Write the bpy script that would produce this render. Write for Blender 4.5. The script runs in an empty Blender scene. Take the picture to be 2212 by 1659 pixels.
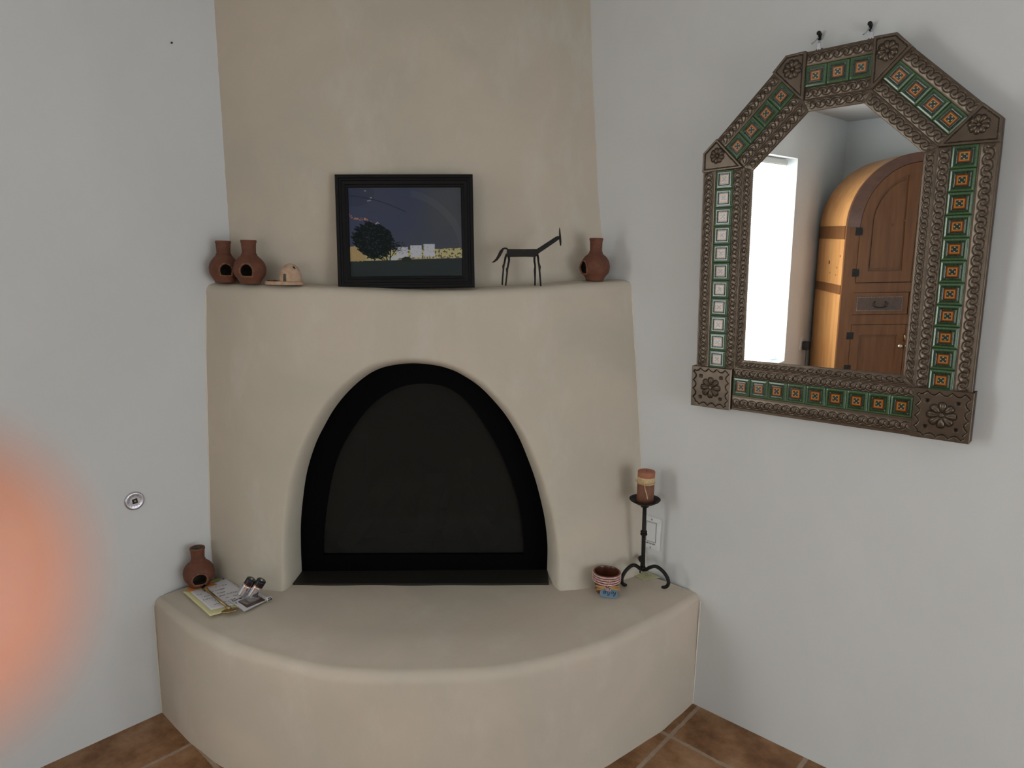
import bpy, bmesh, math, random
import numpy as np
from mathutils import Vector, Matrix, noise
random.seed(7); np.random.seed(7)
SC = bpy.context.scene
PI = math.pi

# ------------------------------------------------------------------ camera
CAM = Vector((2.1293, -1.9511, 1.45))
RGT = Vector((0.7436, 0.6683, 0.0195)).normalized()
FWD = Vector((-0.6555, 0.7344, -0.1761)).normalized()
UPV = RGT.cross(FWD).normalized(); RGT = FWD.cross(UPV).normalized()
cd = bpy.data.cameras.new('camera'); cam = bpy.data.objects.new('camera', cd)
SC.collection.objects.link(cam); SC.camera = cam
cam.matrix_world = Matrix(((RGT.x, UPV.x, -FWD.x, CAM.x), (RGT.y, UPV.y, -FWD.y, CAM.y), (RGT.z, UPV.z, -FWD.z, CAM.z), (0, 0, 0, 1)))
cd.sensor_width = 36; cd.lens = 1448.2 / 2212 * 36; cd.shift_y = 0.0012
cd.clip_start = 0.004; cd.clip_end = 60
cd.dof.use_dof = True; cd.dof.focus_distance = 2.2; cd.dof.aperture_fstop = 7.5

# ------------------------------------------------------------------ world / exposure
SC.view_settings.view_transform = 'Standard'; SC.view_settings.look = 'None'
SC.view_settings.gamma = 1; SC.view_settings.use_curve_mapping = False
SC.view_settings.exposure = 1.7
W = bpy.data.worlds.new('world'); SC.world = W; W.use_nodes = True
W.node_tree.nodes['Background'].inputs[0].default_value = (0.75, 0.85, 1, 1)
W.node_tree.nodes['Background'].inputs[1].default_value = 1.0
BLIND1 = 3.15      # radiance of the daylit shades
BLIND2 = 2.25

# ------------------------------------------------------------------ materials
def mat(name, col, rough=.6, metal=0, col2=None, scale=8, detail=4, bump=0, bscale=None, spec=.5, contrast=(.35, .65), attr=None, coat=0, trans=0, alpha=None, sss=0, stretch=None):
    m = bpy.data.materials.new(name); m.use_nodes = True; nt = m.node_tree; N = nt.nodes; L = nt.links
    b = N['Principled BSDF']
    b.inputs['Base Color'].default_value = (*col, 1); b.inputs['Roughness'].default_value = rough
    b.inputs['Metallic'].default_value = metal; b.inputs['Specular IOR Level'].default_value = spec
    if coat: b.inputs['Coat Weight'].default_value = coat; b.inputs['Coat Roughness'].default_value = .08
    if trans: b.inputs['Transmission Weight'].default_value = trans
    if alpha is not None: b.inputs['Alpha'].default_value = alpha
    if sss:
        b.inputs['Subsurface Weight'].default_value = sss; b.inputs['Subsurface Scale'].default_value = .004
        b.inputs['Subsurface Radius'].default_value = (1, .3, .15)
    tc = N.new('ShaderNodeTexCoord'); src = tc.outputs['Object']
    if stretch:
        mp = N.new('ShaderNodeMapping'); mp.inputs['Scale'].default_value = stretch; L.new(src, mp.inputs[0]); src = mp.outputs[0]
    if col2 is not None:
        n = N.new('ShaderNodeTexNoise'); n.inputs['Scale'].default_value = scale; n.inputs['Detail'].default_value = detail
        L.new(src, n.inputs['Vector'])
        r = N.new('ShaderNodeValToRGB'); r.color_ramp.elements[0].position = contrast[0]; r.color_ramp.elements[1].position = contrast[1]
        r.color_ramp.elements[0].color = (*col, 1); r.color_ramp.elements[1].color = (*col2, 1)
        L.new(n.outputs['Fac'], r.inputs[0]); L.new(r.outputs[0], b.inputs['Base Color'])
    if attr:
        a = N.new('ShaderNodeAttribute'); a.attribute_name = attr; L.new(a.outputs['Color'], b.inputs['Base Color'])
    if bump:
        n2 = N.new('ShaderNodeTexNoise'); n2.inputs['Scale'].default_value = bscale or scale * 3; n2.inputs['Detail'].default_value = 5
        L.new(src, n2.inputs['Vector'])
        bp = N.new('ShaderNodeBump'); bp.inputs['Strength'].default_value = bump; bp.inputs['Distance'].default_value = .004
        L.new(n2.outputs['Fac'], bp.inputs['Height']); L.new(bp.outputs[0], b.inputs['Normal'])
    return m

def plaster(name, a, b2, c2, s1=1.6, s2=7, rough=.75):
    m = bpy.data.materials.new(name); m.use_nodes = True; nt = m.node_tree; N = nt.nodes; L = nt.links
    b = N['Principled BSDF']; b.inputs['Roughness'].default_value = rough; b.inputs['Specular IOR Level'].default_value = .25
    tc = N.new('ShaderNodeTexCoord')
    n1 = N.new('ShaderNodeTexNoise'); n1.inputs['Scale'].default_value = s1; n1.inputs['Detail'].default_value = 5; n1.inputs['Roughness'].default_value = .6; n1.inputs['Distortion'].default_value = .6
    n2 = N.new('ShaderNodeTexNoise'); n2.inputs['Scale'].default_value = s2; n2.inputs['Detail'].default_value = 6; n2.inputs['Roughness'].default_value = .65
    n3 = N.new('ShaderNodeTexNoise'); n3.inputs['Scale'].default_value = 26; n3.inputs['Detail'].default_value = 4
    mp = N.new('ShaderNodeMapping'); mp.inputs['Scale'].default_value = (1, 1, .5); L.new(tc.outputs['Object'], mp.inputs[0])
    for n in (n1, n3): L.new(tc.outputs['Object'], n.inputs['Vector'])
    L.new(mp.outputs[0], n2.inputs['Vector'])
    r1 = N.new('ShaderNodeMapRange'); r1.inputs[1].default_value = .38; r1.inputs[2].default_value = .62; L.new(n1.outputs['Fac'], r1.inputs[0])
    mx = N.new('ShaderNodeMix'); mx.data_type = 'RGBA'; mx.inputs[6].default_value = (*a, 1); mx.inputs[7].default_value = (*b2, 1); L.new(r1.outputs[0], mx.inputs[0])
    r2 = N.new('ShaderNodeMapRange'); r2.inputs[1].default_value = .52; r2.inputs[2].default_value = .74; r2.inputs[4].default_value = .5; L.new(n2.outputs['Fac'], r2.inputs[0])
    mx2 = N.new('ShaderNodeMix'); mx2.data_type = 'RGBA'; mx2.inputs[7].default_value = (*c2, 1); L.new(r2.outputs[0], mx2.inputs[0]); L.new(mx.outputs[2], mx2.inputs[6])
    L.new(mx2.outputs[2], b.inputs['Base Color'])
    bp = N.new('ShaderNodeBump'); bp.inputs['Strength'].default_value = .25; bp.inputs['Distance'].default_value = .006
    bp2 = N.new('ShaderNodeBump'); bp2.inputs['Strength'].default_value = .12; bp2.inputs['Distance'].default_value = .003
    L.new(n2.outputs['Fac'], bp.inputs['Height']); L.new(n3.outputs['Fac'], bp2.inputs['Height']); L.new(bp.outputs[0], bp2.inputs['Normal']); L.new(bp2.outputs[0], b.inputs['Normal'])
    return m

M = {}
M['wall'] = plaster('white_wall_paint', (.645, .655, .655), (.62, .63, .628), (.675, .68, .675), 1.2, 5)
M['ceil'] = plaster('ceiling_paint', (.60, .60, .60), (.58, .58, .58), (.62, .62, .62), 1.2, 5)
M['tan'] = plaster('tan_clay_plaster', (.56, .497, .408), (.50, .46, .378), (.62, .585, .52), 2.4, 8)
M['tan2'] = plaster('tan_clay_plaster_hearth', (.58, .495, .405), (.52, .465, .385), (.645, .585, .51), 2.2, 6)
M['grout_line'] = mat('cream_plaster_seam', (.7, .66, .56), .9)
M['terra'] = mat('terracotta', (.105, .034, .017), .7, col2=(.15, .050, .025), scale=45, bump=.3, bscale=300)
M['terra_worn'] = mat('worn_terracotta_rim', (.23, .10, .045), .8, col2=(.11, .038, .02), scale=120, bump=.4, bscale=400)
M['soot'] = mat('sooty_clay_inside', (.11, .11, .095), .9, col2=(.17, .165, .135), scale=90)
M['clay_pink'] = mat('pale_clay', (.50, .36, .26), .8, col2=(.42, .27, .17), scale=60, bump=.2, bscale=300)
M['black'] = mat('black_wood', (.006, .0055, .006), .4, spec=.18)
M['iron'] = mat('wrought_iron', (.007, .0065, .006), .5, spec=.25, col2=(.012, .011, .009), scale=80, bump=.25, bscale=200)
M['firemetal'] = mat('black_steel', (.0015, .0015, .002), .6, spec=.04)
M['ledge'] = mat('dark_steel_ledge', (.016, .015, .012), .5, spec=.4)
M['firebrick'] = mat('firebox_lining', (.016, .014, .010), .9, col2=(.028, .023, .016), scale=9)
M['log'] = mat('ceramic_log', (.17, .14, .11), .9, col2=(.05, .04, .03), scale=14, bump=.5)
M['tin'] = mat('punched_tin', (.10, .065, .045), .31, metal=.65, attr='col')
M['tin_plain'] = mat('antique_tin', (.055, .042, .03), .42, metal=.7, col2=(.10, .075, .055), scale=20)
M['tile'] = mat('glazed_talavera', (.1, .2, .1), .14, attr='col', coat=.25)
M['mirror'] = mat('mirror_silver', (.86, .90, .90), .0, metal=1.0)
M['chrome'] = mat('chrome', (.55, .55, .60), .26, metal=1)
M['dark'] = mat('dark_recess', (.01, .01, .01), .6)
M['brass'] = mat('aged_brass', (.42, .31, .16), .28, metal=1, col2=(.34, .25, .12), scale=60)
M['paper'] = mat('white_paper', (.66, .65, .68), .8)
M['paper_y'] = mat('yellow_paper', (.66, .62, .34), .8)
M['paper_o'] = mat('orange_card', (.62, .22, .05), .7, col2=(.5, .16, .04), scale=60)
M['paper_g'] = mat('olive_paper', (.33, .34, .10), .8)
M['ink'] = mat('dark_ink', (.06, .05, .08), .7)
M['ink_red'] = mat('dark_red_print', (.10, .018, .014), .5, col2=(.045, .02, .016), scale=30)
M['print_grey'] = mat('grey_print', (.22, .20, .20), .5, col2=(.13, .11, .08), scale=40)
M['silver'] = mat('battery_foil', (.78, .78, .82), .18, metal=1)
M['copper'] = mat('copper_band', (.65, .26, .12), .25, metal=1)
M['bblack'] = mat('battery_black', (.01, .01, .012), .25)
M['plastic'] = mat('clear_plastic', (.9, .9, .92), .08, alpha=.16, spec=.8)
M['white_plastic'] = mat('white_plate', (.72, .73, .73), .45)
M['candle'] = mat('brown_candle_wax', (.19, .072, .038), .6, col2=(.115, .042, .024), scale=35, contrast=(.45, .7))
M['candle_top'] = mat('candle_top_wax', (.36, .13, .07), .55)
M['raffia'] = mat('raffia', (.60, .46, .28), .7, col2=(.52, .36, .18), scale=200)
M['straw'] = mat('straw', (.50, .31, .12), .7, col2=(.40, .22, .08), scale=120)
M['bowl_in'] = mat('glazed_brown_clay', (.085, .026, .012), .25, coat=.3)
M['bowl_out'] = mat('brown_clay', (.15, .05, .028), .7, col2=(.11, .035, .02), scale=60)
M['pink'] = mat('pink_slip', (.66, .48, .45), .7, col2=(.45, .26, .25), scale=90)
M['tagblue'] = mat('blue_painted_wood', (.085, .17, .26), .6, col2=(.12, .20, .28), scale=60)
M['taginkb'] = mat('navy_ink', (.01, .02, .05), .6)
M['cream'] = mat('cream_paint', (.70, .62, .54), .7)
M['mauve'] = mat('mauve_button', (.35, .19, .19), .6)
M['brownpatch'] = mat('brown_patch', (.12, .06, .05), .8)
M['stickynote'] = mat('pale_yellow_note', (.52, .50, .30), .8)
M['wood_front'] = mat('pine_shaded', (.150, .060, .0185), .45, col2=(.105, .038, .012), scale=3.2, detail=8, stretch=(9, 9, 1.1), contrast=(.3, .7), spec=.3)  # same pine as the side, darkened: shade put into the colour
M['wood_side'] = mat('pine_lit', (.46, .225, .078), .42, col2=(.37, .155, .046), scale=2.6, detail=8, stretch=(9, 9, 1.0), contrast=(.35, .68), coat=.15)  # same pine as the front, lightened: window light put into the colour
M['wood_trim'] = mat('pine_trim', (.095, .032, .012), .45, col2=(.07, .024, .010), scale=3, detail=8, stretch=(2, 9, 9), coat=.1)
M['knot'] = mat('pine_knot', (.10, .035, .015), .6)
M['leather'] = mat('tooled_leather', (.055, .028, .018), .5, col2=(.08, .04, .025), scale=40, bump=.4)
M['nail'] = mat('nail_heads', (.5, .42, .3), .3, metal=1)
M['socket'] = mat('outlet_plastic', (.75, .75, .74), .4)
M['cord'] = mat('black_rubber', (.012, .012, .014), .4)
M['skin'] = mat('skin', (.66, .31, .205), .5, col2=(.60, .25, .165), scale=120, sss=.25)
M['fingernail'] = mat('fingernail', (.85, .5, .42), .3)
M['glass_pic'] = mat('picture_glass', (.02, .02, .02), .01, alpha=.02, spec=.5)
M['glass_fire'] = mat('tinted_fire_glass', (.02, .02, .018), .06, alpha=.70, spec=.10)
M['picture'] = mat('photo_print', (.2, .2, .2), .8, attr='col', spec=.05)
M['valance'] = mat('shade_headrail', (.62, .62, .60), .5)

def blind_mat(name, strength, col):
    m = bpy.data.materials.new(name); m.use_nodes = True; nt = m.node_tree; N = nt.nodes; L = nt.links
    b = N['Principled BSDF']; b.inputs['Base Color'].default_value = (.8, .8, .76, 1); b.inputs['Roughness'].default_value = .8
    tc = N.new('ShaderNodeTexCoord'); sp = N.new('ShaderNodeSeparateXYZ'); L.new(tc.outputs['Object'], sp.inputs[0])
    mu = N.new('ShaderNodeMath'); mu.operation = 'MULTIPLY'; mu.inputs[1].default_value = 1 / .0135; L.new(sp.outputs['Z'], mu.inputs[0])
    fr = N.new('ShaderNodeMath'); fr.operation = 'FRACT'; L.new(mu.outputs[0], fr.inputs[0])
    r = N.new('ShaderNodeValToRGB'); e = r.color_ramp.elements
    e[0].position = .38; e[0].color = (.030, .034, .036, 1); e[1].position = .44; e[1].color = (1, 1, 1, 1)
    L.new(fr.outputs[0], r.inputs[0])
    mm = N.new('ShaderNodeMix'); mm.data_type = 'RGBA'; mm.blend_type = 'MULTIPLY'; mm.inputs[0].default_value = 1
    mm.inputs[7].default_value = (*col, 1); L.new(r.outputs[0], mm.inputs[6])
    L.new(mm.outputs[2], b.inputs['Emission Color']); b.inputs['Emission Strength'].default_value = strength
    return m
M['blind1'] = blind_mat('daylit_cellular_shade', BLIND1, (.97, 1.0, .97))
M['blind_fill'] = blind_mat('rear_fill_shade', .9, (1.0, .99, .95))  # glow of the added rear window, a fill light
M['blind2'] = blind_mat('daylit_cellular_shade_side', BLIND2, (.94, 1.0, 1.04))

def floor_mat():
    m = bpy.data.materials.new('brown_floor_tile'); m.use_nodes = True; nt = m.node_tree; N = nt.nodes; L = nt.links
    b = N['Principled BSDF']; tc = N.new('ShaderNodeTexCoord'); sp = N.new('ShaderNodeSeparateXYZ'); L.new(tc.outputs['Object'], sp.inputs[0])
    def math_(op, a, bb=None, c=None):
        n = N.new('ShaderNodeMath'); n.operation = op
        for i, v in enumerate((a, bb, c)):
            if v is None: continue
            if isinstance(v, (int, float)): n.inputs[i].default_value = v
            else: L.new(v, n.inputs[i])
        return n.outputs[0]
    nz = N.new('ShaderNodeTexNoise'); nz.inputs['Scale'].default_value = 30; L.new(tc.outputs['Object'], nz.inputs['Vector'])
    wob = math_('MULTIPLY_ADD', nz.outputs['Fac'], .008, -.004)
    gs = []; cells = []
    for out, off, pitch in ((sp.outputs['X'], 1.261, .349), (sp.outputs['Y'], -.199, .3425)):
        q = math_('DIVIDE', math_('ADD', math_('SUBTRACT', out, off), wob), pitch)
        cells.append(math_('FLOOR', q))
        f = math_('FRACT', q); d = math_('ABSOLUTE', math_('SUBTRACT', f, .5))
        gs.append(math_('GREATER_THAN', d, .5 - .0065 / pitch))
    g = math_('MAXIMUM', gs[0], gs[1])
    cx = N.new('ShaderNodeCombineXYZ'); L.new(cells[0], cx.inputs[0]); L.new(cells[1], cx.inputs[1])
    wn = N.new('ShaderNodeTexWhiteNoise'); L.new(cx.outputs[0], wn.inputs['Vector'])
    addv = N.new('ShaderNodeVectorMath'); addv.operation = 'MULTIPLY_ADD'; addv.inputs[1].default_value = (9, 9, 9)
    L.new(wn.outputs['Color'], addv.inputs[0]); L.new(tc.outputs['Object'], addv.inputs[2])
    n1 = N.new('ShaderNodeTexNoise'); n1.inputs['Scale'].default_value = 9; n1.inputs['Detail'].default_value = 8; n1.inputs['Roughness'].default_value = .68; L.new(addv.outputs[0], n1.inputs['Vector'])
    r = N.new('ShaderNodeValToRGB'); e = r.color_ramp.elements
    e[0].position = .34; e[0].color = (.155, .068, .026, 1); e[1].position = .70; e[1].color = (.38, .22, .125, 1)
    e.new(.5).color = (.25, .125, .055, 1); L.new(n1.outputs['Fac'], r.inputs[0])
    mx = N.new('ShaderNodeMix'); mx.data_type = 'RGBA'; L.new(g, mx.inputs[0]); L.new(r.outputs[0], mx.inputs[6])
    n2 = N.new('ShaderNodeTexNoise'); n2.inputs['Scale'].default_value = 40; L.new(tc.outputs['Object'], n2.inputs['Vector'])
    r2 = N.new('ShaderNodeValToRGB'); r2.color_ramp.elements[0].color = (.26, .17, .115, 1); r2.color_ramp.elements[1].color = (.42, .33, .26, 1); L.new(n2.outputs['Fac'], r2.inputs[0])
    L.new(r2.outputs[0], mx.inputs[7]); L.new(mx.outputs[2], b.inputs['Base Color'])
    b.inputs['Roughness'].default_value = .5; b.inputs['Specular IOR Level'].default_value = .35
    bp = N.new('ShaderNodeBump'); bp.inputs['Distance'].default_value = .003; bp.inputs['Strength'].default_value = .6
    h = math_('MULTIPLY_ADD', n1.outputs['Fac'], .4, math_('MULTIPLY', g, -1.0)); L.new(h, bp.inputs['Height']); L.new(bp.outputs[0], b.inputs['Normal'])
    return m
M['floor'] = floor_mat()

# ------------------------------------------------------------------ mesh helpers
class MB:
    def __init__(s): s.v = []; s.f = []; s.sm = []; s.col = []; s.hascol = False
    def add(s, vs, fs, smooth=False, cols=None):
        o = len(s.v); s.v += [tuple(v) for v in vs]
        s.f += [tuple(i + o for i in f) for f in fs]; s.sm += [smooth] * len(fs)
        if cols is not None: s.hascol = True; s.col += [tuple(c) for c in cols]
        else: s.col += [(1, 1, 1)] * len(vs)
        return s
    def box(s, c, d, R=None, bev=0, smooth=False):
        c = Vector(c); hx, hy, hz = d[0] / 2, d[1] / 2, d[2] / 2
        if bev > 0:
            bm = bmesh.new(); bmesh.ops.create_cube(bm, size=1)
            for v in bm.verts: v.co = Vector((v.co.x * d[0], v.co.y * d[1], v.co.z * d[2]))
            bmesh.ops.bevel(bm, geom=bm.edges[:], offset=min(bev, min(d) * .49), segments=2, affect='EDGES')
            vs = [v.co.copy() for v in bm.verts]; bm.verts.index_update(); fs = [[v.index for v in f.verts] for f in bm.faces]; bm.free()
        else:
            vs = [Vector((x, y, z)) for x in (-hx, hx) for y in (-hy, hy) for z in (-hz, hz)]
            fs = [(0, 1, 3, 2), (4, 6, 7, 5), (0, 4, 5, 1), (2, 3, 7, 6), (0, 2, 6, 4), (1, 5, 7, 3)]
        if R is not None: vs = [R @ v for v in vs]
        return s.add([v + c for v in vs], fs, smooth)
    def lathe(s, prof, c=(0, 0, 0), n=48, axis=None, cap=True):
        c = Vector(c); Q = Vector((0, 0, 1)).rotation_difference(Vector(axis)).to_matrix() if axis is not None else Matrix.Identity(3)
        vs = []; fs = []
        for r, z in prof:
            for i in range(n):
                a = 2 * PI * i / n; vs.append(c + Q @ Vector((r * math.cos(a), r * math.sin(a), z)))
        for k in range(len(prof) - 1):
            for i in range(n):
                j = (i + 1) % n; fs.append((k * n + i, k * n + j, (k + 1) * n + j, (k + 1) * n + i))
        if cap:
            fs.append(tuple(reversed(range(n)))); fs.append(tuple((len(prof) - 1) * n + i for i in range(n)))
        return s.add(vs, fs, True)
    def tube(s, pts, rad, n=10, cap=True, flat=1.0, flatdir=None):
        pts = [Vector(p) for p in pts]; m = len(pts)
        rad = [rad] * m if isinstance(rad, (int, float)) else list(rad)
        tans = []
        for i in range(m):
            a = pts[max(i - 1, 0)]; b = pts[min(i + 1, m - 1)]; tans.append((b - a).normalized())
        u = Vector(flatdir) if flatdir is not None else (Vector((0, 0, 1)) if abs(tans[0].z) < .9 else Vector((1, 0, 0)))
        vs = []; fs = []
        for i in range(m):
            t = tans[i]; u = (u - t * u.dot(t)).normalized(); w = t.cross(u)
            for k in range(n):
                a = 2 * PI * k / n; vs.append(pts[i] + u * (math.cos(a) * rad[i] * flat) + w * (math.sin(a) * rad[i]))
        for i in range(m - 1):
            for k in range(n):
                j = (k + 1) % n; fs.append((i * n + k, i * n + j, (i + 1) * n + j, (i + 1) * n + k))
        if cap: fs.append(tuple(reversed(range(n)))); fs.append(tuple((m - 1) * n + k for k in range(n)))
        return s.add(vs, fs, True)
    def grid(s, P, cols=None, smooth=True, flip=False):
        nr = len(P); nc = len(P[0]); vs = [p for row in P for p in row]; fs = []
        for i in range(nr - 1):
            for j in range(nc - 1):
                q = (i * nc + j, i * nc + j + 1, (i + 1) * nc + j + 1, (i + 1) * nc + j); fs.append(q[::-1] if flip else q)
        return s.add(vs, fs, smooth, [c for row in cols for c in row] if cols is not None else None)
    def prism(s, poly, z0, z1, T=None, smooth=False):
        n = len(poly); vs = [Vector((p[0], p[1], z0)) for p in poly] + [Vector((p[0], p[1], z1)) for p in poly]
        if T: vs = [T(v) for v in vs]
        fs = [tuple(reversed(range(n))), tuple(range(n, 2 * n))] + [(i, (i + 1) % n, n + (i + 1) % n, n + i) for i in range(n)]
        return s.add(vs, fs, smooth)
    def band(s, outer, inner, z0, z1, T=None):   # closed or open strip between two polylines, with thickness
        n = len(outer); vs = []
        for z in (z0, z1):
            vs += [Vector((p[0], p[1], z)) for p in outer] + [Vector((p[0], p[1], z)) for p in inner]
        if T: vs = [T(v) for v in vs]
        fs = []
        for i in range(n - 1):
            j = i + 1
            fs += [(i, j, n + j, n + i), (2 * n + i, 3 * n + i, 3 * n + j, 2 * n + j), (i, 2 * n + i, 2 * n + j, j), (n + i, n + j, 3 * n + j, 3 * n + i)]
        fs += [(0, n, 3 * n, 2 * n), (n - 1, 3 * n - 1, 4 * n - 1, 2 * n - 1)]
        return s.add(vs, fs, False)
    def build(s, name, m, parent=None, merge=0, world=None):
        me = bpy.data.meshes.new(name); me.from_pydata(s.v, [], s.f)
        me.polygons.foreach_set('use_smooth', s.sm)
        if s.hascol:
            a = me.color_attributes.new('col', 'FLOAT_COLOR', 'POINT')
            a.data.foreach_set('color', [x for c in s.col for x in (*c, 1.0)])
        me.materials.append(m)
        bm = bmesh.new(); bm.from_mesh(me)
        if merge: bmesh.ops.remove_doubles(bm, verts=bm.verts[:], dist=merge)
        bmesh.ops.recalc_face_normals(bm, faces=bm.faces[:])
        bm.to_mesh(me); bm.free(); me.update()
        o = bpy.data.objects.new(name, me); SC.collection.objects.link(o)
        if parent is not None: o.parent = parent
        return o

def tag(o, label=None, cat=None, group=None, kind=None):
    if label: o['label'] = label
    if cat: o['category'] = cat
    if group: o['group'] = group
    if kind: o['kind'] = kind
    return o
def empty(name, loc=(0, 0, 0), label=None, cat=None, group=None, mw=None, rz=0):
    o = bpy.data.objects.new(name, None); SC.collection.objects.link(o); o.empty_display_size = .05
    if mw is not None: o.matrix_world = mw
    else: o.location = loc; o.rotation_euler = (0, 0, rz)
    return tag(o, label, cat, group)
def frame_mat(o, x, y, z):
    x, y, z, o = Vector(x), Vector(y), Vector(z), Vector(o)
    return Matrix(((x.x, y.x, z.x, o.x), (x.y, y.y, z.y, o.y), (x.z, y.z, z.z, o.z), (0, 0, 0, 1)))
def copy_tree(o, parent=None):
    c = o.copy(); SC.collection.objects.link(c)
    if parent is not None: c.parent = parent
    for ch in [k for k in bpy.data.objects if k.parent == o]: copy_tree(ch, c)
    return c
def cr(pts, n):    # catmull-rom through points
    P = [np.array(p, float) for p in pts]; P = [2 * P[0] - P[1]] + P + [2 * P[-1] - P[-2]]; out = []
    for i in range(1, len(P) - 2):
        for k in range(n):
            t = k / n; a, b, c, d = P[i - 1:i + 3]
            out.append(.5 * ((2 * b) + (-a + c) * t + (2 * a - 5 * b + 4 * c - d) * t * t + (-a + 3 * b - 3 * c + d) * t ** 3))
    out.append(P[-2]); return out
def lerp(a, b, t): return a + (b - a) * t
R2 = math.sqrt(2)
def SD(s, d, z): return Vector(((s + d) / R2, (s - d) / R2, z))   # s along the corner's diagonal, d out from the corner
SV = Vector((1 / R2, 1 / R2, 0)); DV = Vector((1 / R2, -1 / R2, 0)); ZV = Vector((0, 0, 1))

# ------------------------------------------------------------------ the room
RX0, RY0, RX1, RY1, CZ = 0, 0, 4.7, -4.95, 2.475
def struct(name, mb, m): return tag(mb.build(name, m), kind='structure')
def wall_with_hole(axis, pos, a0, a1, h0, h1, z0, z1, th):
    # axis 'x': plane x=pos running along y; th signed thickness away from the room
    mb = MB()
    segs = [(a0, h0, 0, CZ), (h1, a1, 0, CZ), (h0, h1, 0, z0), (h0, h1, z1, CZ)] if h0 is not None else [(a0, a1, 0, CZ)]
    for p, q, zz0, zz1 in segs:
        c = [0, 0, (zz0 + zz1) / 2]; d = [0, 0, zz1 - zz0]
        i, j = (0, 1) if axis == 'x' else (1, 0)
        c[i] = pos + th / 2; d[i] = abs(th); c[j] = (p + q) / 2; d[j] = abs(q - p)
        mb.box(c, d)
    return mb
struct('wall_left', wall_with_hole('x', 0, -5.1, .25, -3.84, -2.35, .45, 2.094, -.25), M['wall'])
struct('wall_right', wall_with_hole('y', 0, 0, 4.95, 3.3, 4.4, .05, 1.75, .25), M['wall'])
struct('wall_back', wall_with_hole('y', RY1, 0, 4.95, 1.7, 3.5, .25, 1.9, -.25), M['wall'])  # opening made for the added fill window
struct('wall_east', wall_with_hole('x', RX1, -5.1, .25, -1.75, -.55, .05, 1.75, .25), M['wall'])
struct('floor', MB().box((2.35, -2.4, -.05), (5.3, 5.5, .1)), M['floor'])
struct('ceiling', MB().box((2.35, -2.4, CZ + .05), (5.3, 5.5, .1)), M['ceil'])
# window on the left wall: sits deep in its plastered opening, closed cellular shade
def window(name, axis, lo, hi, z0, z1, depth, bm_, sgn):
    w = empty(name, (0, 0, 0)); tag(w, kind='structure')
    def P(a, dep, z): return (-dep, a, z) if axis == 'x' else (a, dep, z)
    def D(a, dep, z): return (dep, a, z) if axis == 'x' else (a, dep, z)
    mid = (lo + hi) / 2; ln = hi - lo
    fr = MB()
    for a in (lo + .02, hi - .02): fr.box(P(a, depth + .07, (z0 + z1) / 2), D(.04, .05, z1 - z0))
    for z in (z0 + .02, z1 - .02): fr.box(P(mid, depth + .07, z), D(ln, .05, .04))
    fr.build('window_frame', M['socket'], w)
    MB().box(P(mid, depth, z1 - .03), D(ln - .07, .05, .045), bev=.008).build('shade_headrail', M['valance'], w)
    MB().box(P(mid, depth, (z0 + z1 - .055) / 2 + .01), D(ln - .10, .02, z1 - z0 - .08)).build('cellular_shade', bm_, w)
    return w
window('window_1', 'x', -3.84, -2.35, .45, 2.094, .085, M['blind1'], -1)
window('window_2', 'y', 3.3, 4.4, .05, 1.75, .085, M['blind2'], 1)
w3 = window('window_3', 'x', -1.75, -.55, .05, 1.75, .085, M['blind2'], 1); w3.location = (RX1, -2.3, 0); w3.rotation_euler = (0, 0, PI)
w4 = window('fill_window', 'y', 1.7, 3.5, .25, 1.9, .085, M['blind_fill'], 1); w4.location = (5.2, RY1, 0); w4.rotation_euler = (0, 0, PI)  # invented window, unseen, its glowing shade added to fill the room with light

# ------------------------------------------------------------------ kiva fireplace (s,d,z coordinates around the corner)
def interp(x, xs, ys): return float(np.interp(x, xs, ys))
def body_sL(z): return -interp(z, [.38, .51, 1.16, 1.376], [1.044, 1.050, 1.026, 1.0126]) / R2
def body_sR(z): return interp(z, [.38, .50, .614, .951, 1.40], [1.035, 1.020, 1.008, .969, .9115]) / R2
def zm(s): return interp(s, [-.75, -.5, -.29, -.12, -.03, .12, .33, .47, .62], [1.376, 1.3765, 1.372, 1.367, 1.366, 1.371, 1.386, 1.399, 1.408])
def nz(x, y, z, sc, am): return noise.noise(Vector((x * sc, y * sc, z * sc))) * am
def body_d(s, z):
    sl, sr = body_sL(z), body_sR(z); t = max(-1, min(1, (s - sl) / (sr - sl) * 2 - 1))
    base = lerp(-sl, sr, (t + 1) / 2); k = max(0, min(1, (z - .4) / .97))
    n = lerp(4.0, 2.8, k); B = lerp(.135, .108, k ** .9)
    f = .02 * math.exp(-max(0, z - .41) / .022) * (1 - abs(t) ** 8)
    return base + B * (1 - abs(t) ** n) + f + nz(s, 3, z, 3.1, .006) * (1 - t ** 6) + nz(s, 9, z, 9, .002) * (1 - t ** 6)
def chim_sL(z): return -interp(z, [1.3, 1.65, 2.2], [.925, .931, .938]) / R2 + nz(z, 1, 0, 30, .0015)
def chim_sR(z): return interp(z, [1.35, 1.57, 1.69, 1.876, 2.1, 2.318, 2.47], [.81, .785, .764, .745, .719, .7007, .69]) / R2 + nz(z, 5, 0, 30, .0015)
def chim_d(s, z):
    sl, sr = chim_sL(z), chim_sR(z); t = max(-1, min(1, (s - sl) / (sr - sl) * 2 - 1))
    return lerp(-sl, sr, (t + 1) / 2) + .068 * (1 - abs(t) ** 2.6) + nz(s, 1, z, 2.7, .006) * (1 - t ** 6)
DOOR = .73
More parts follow.
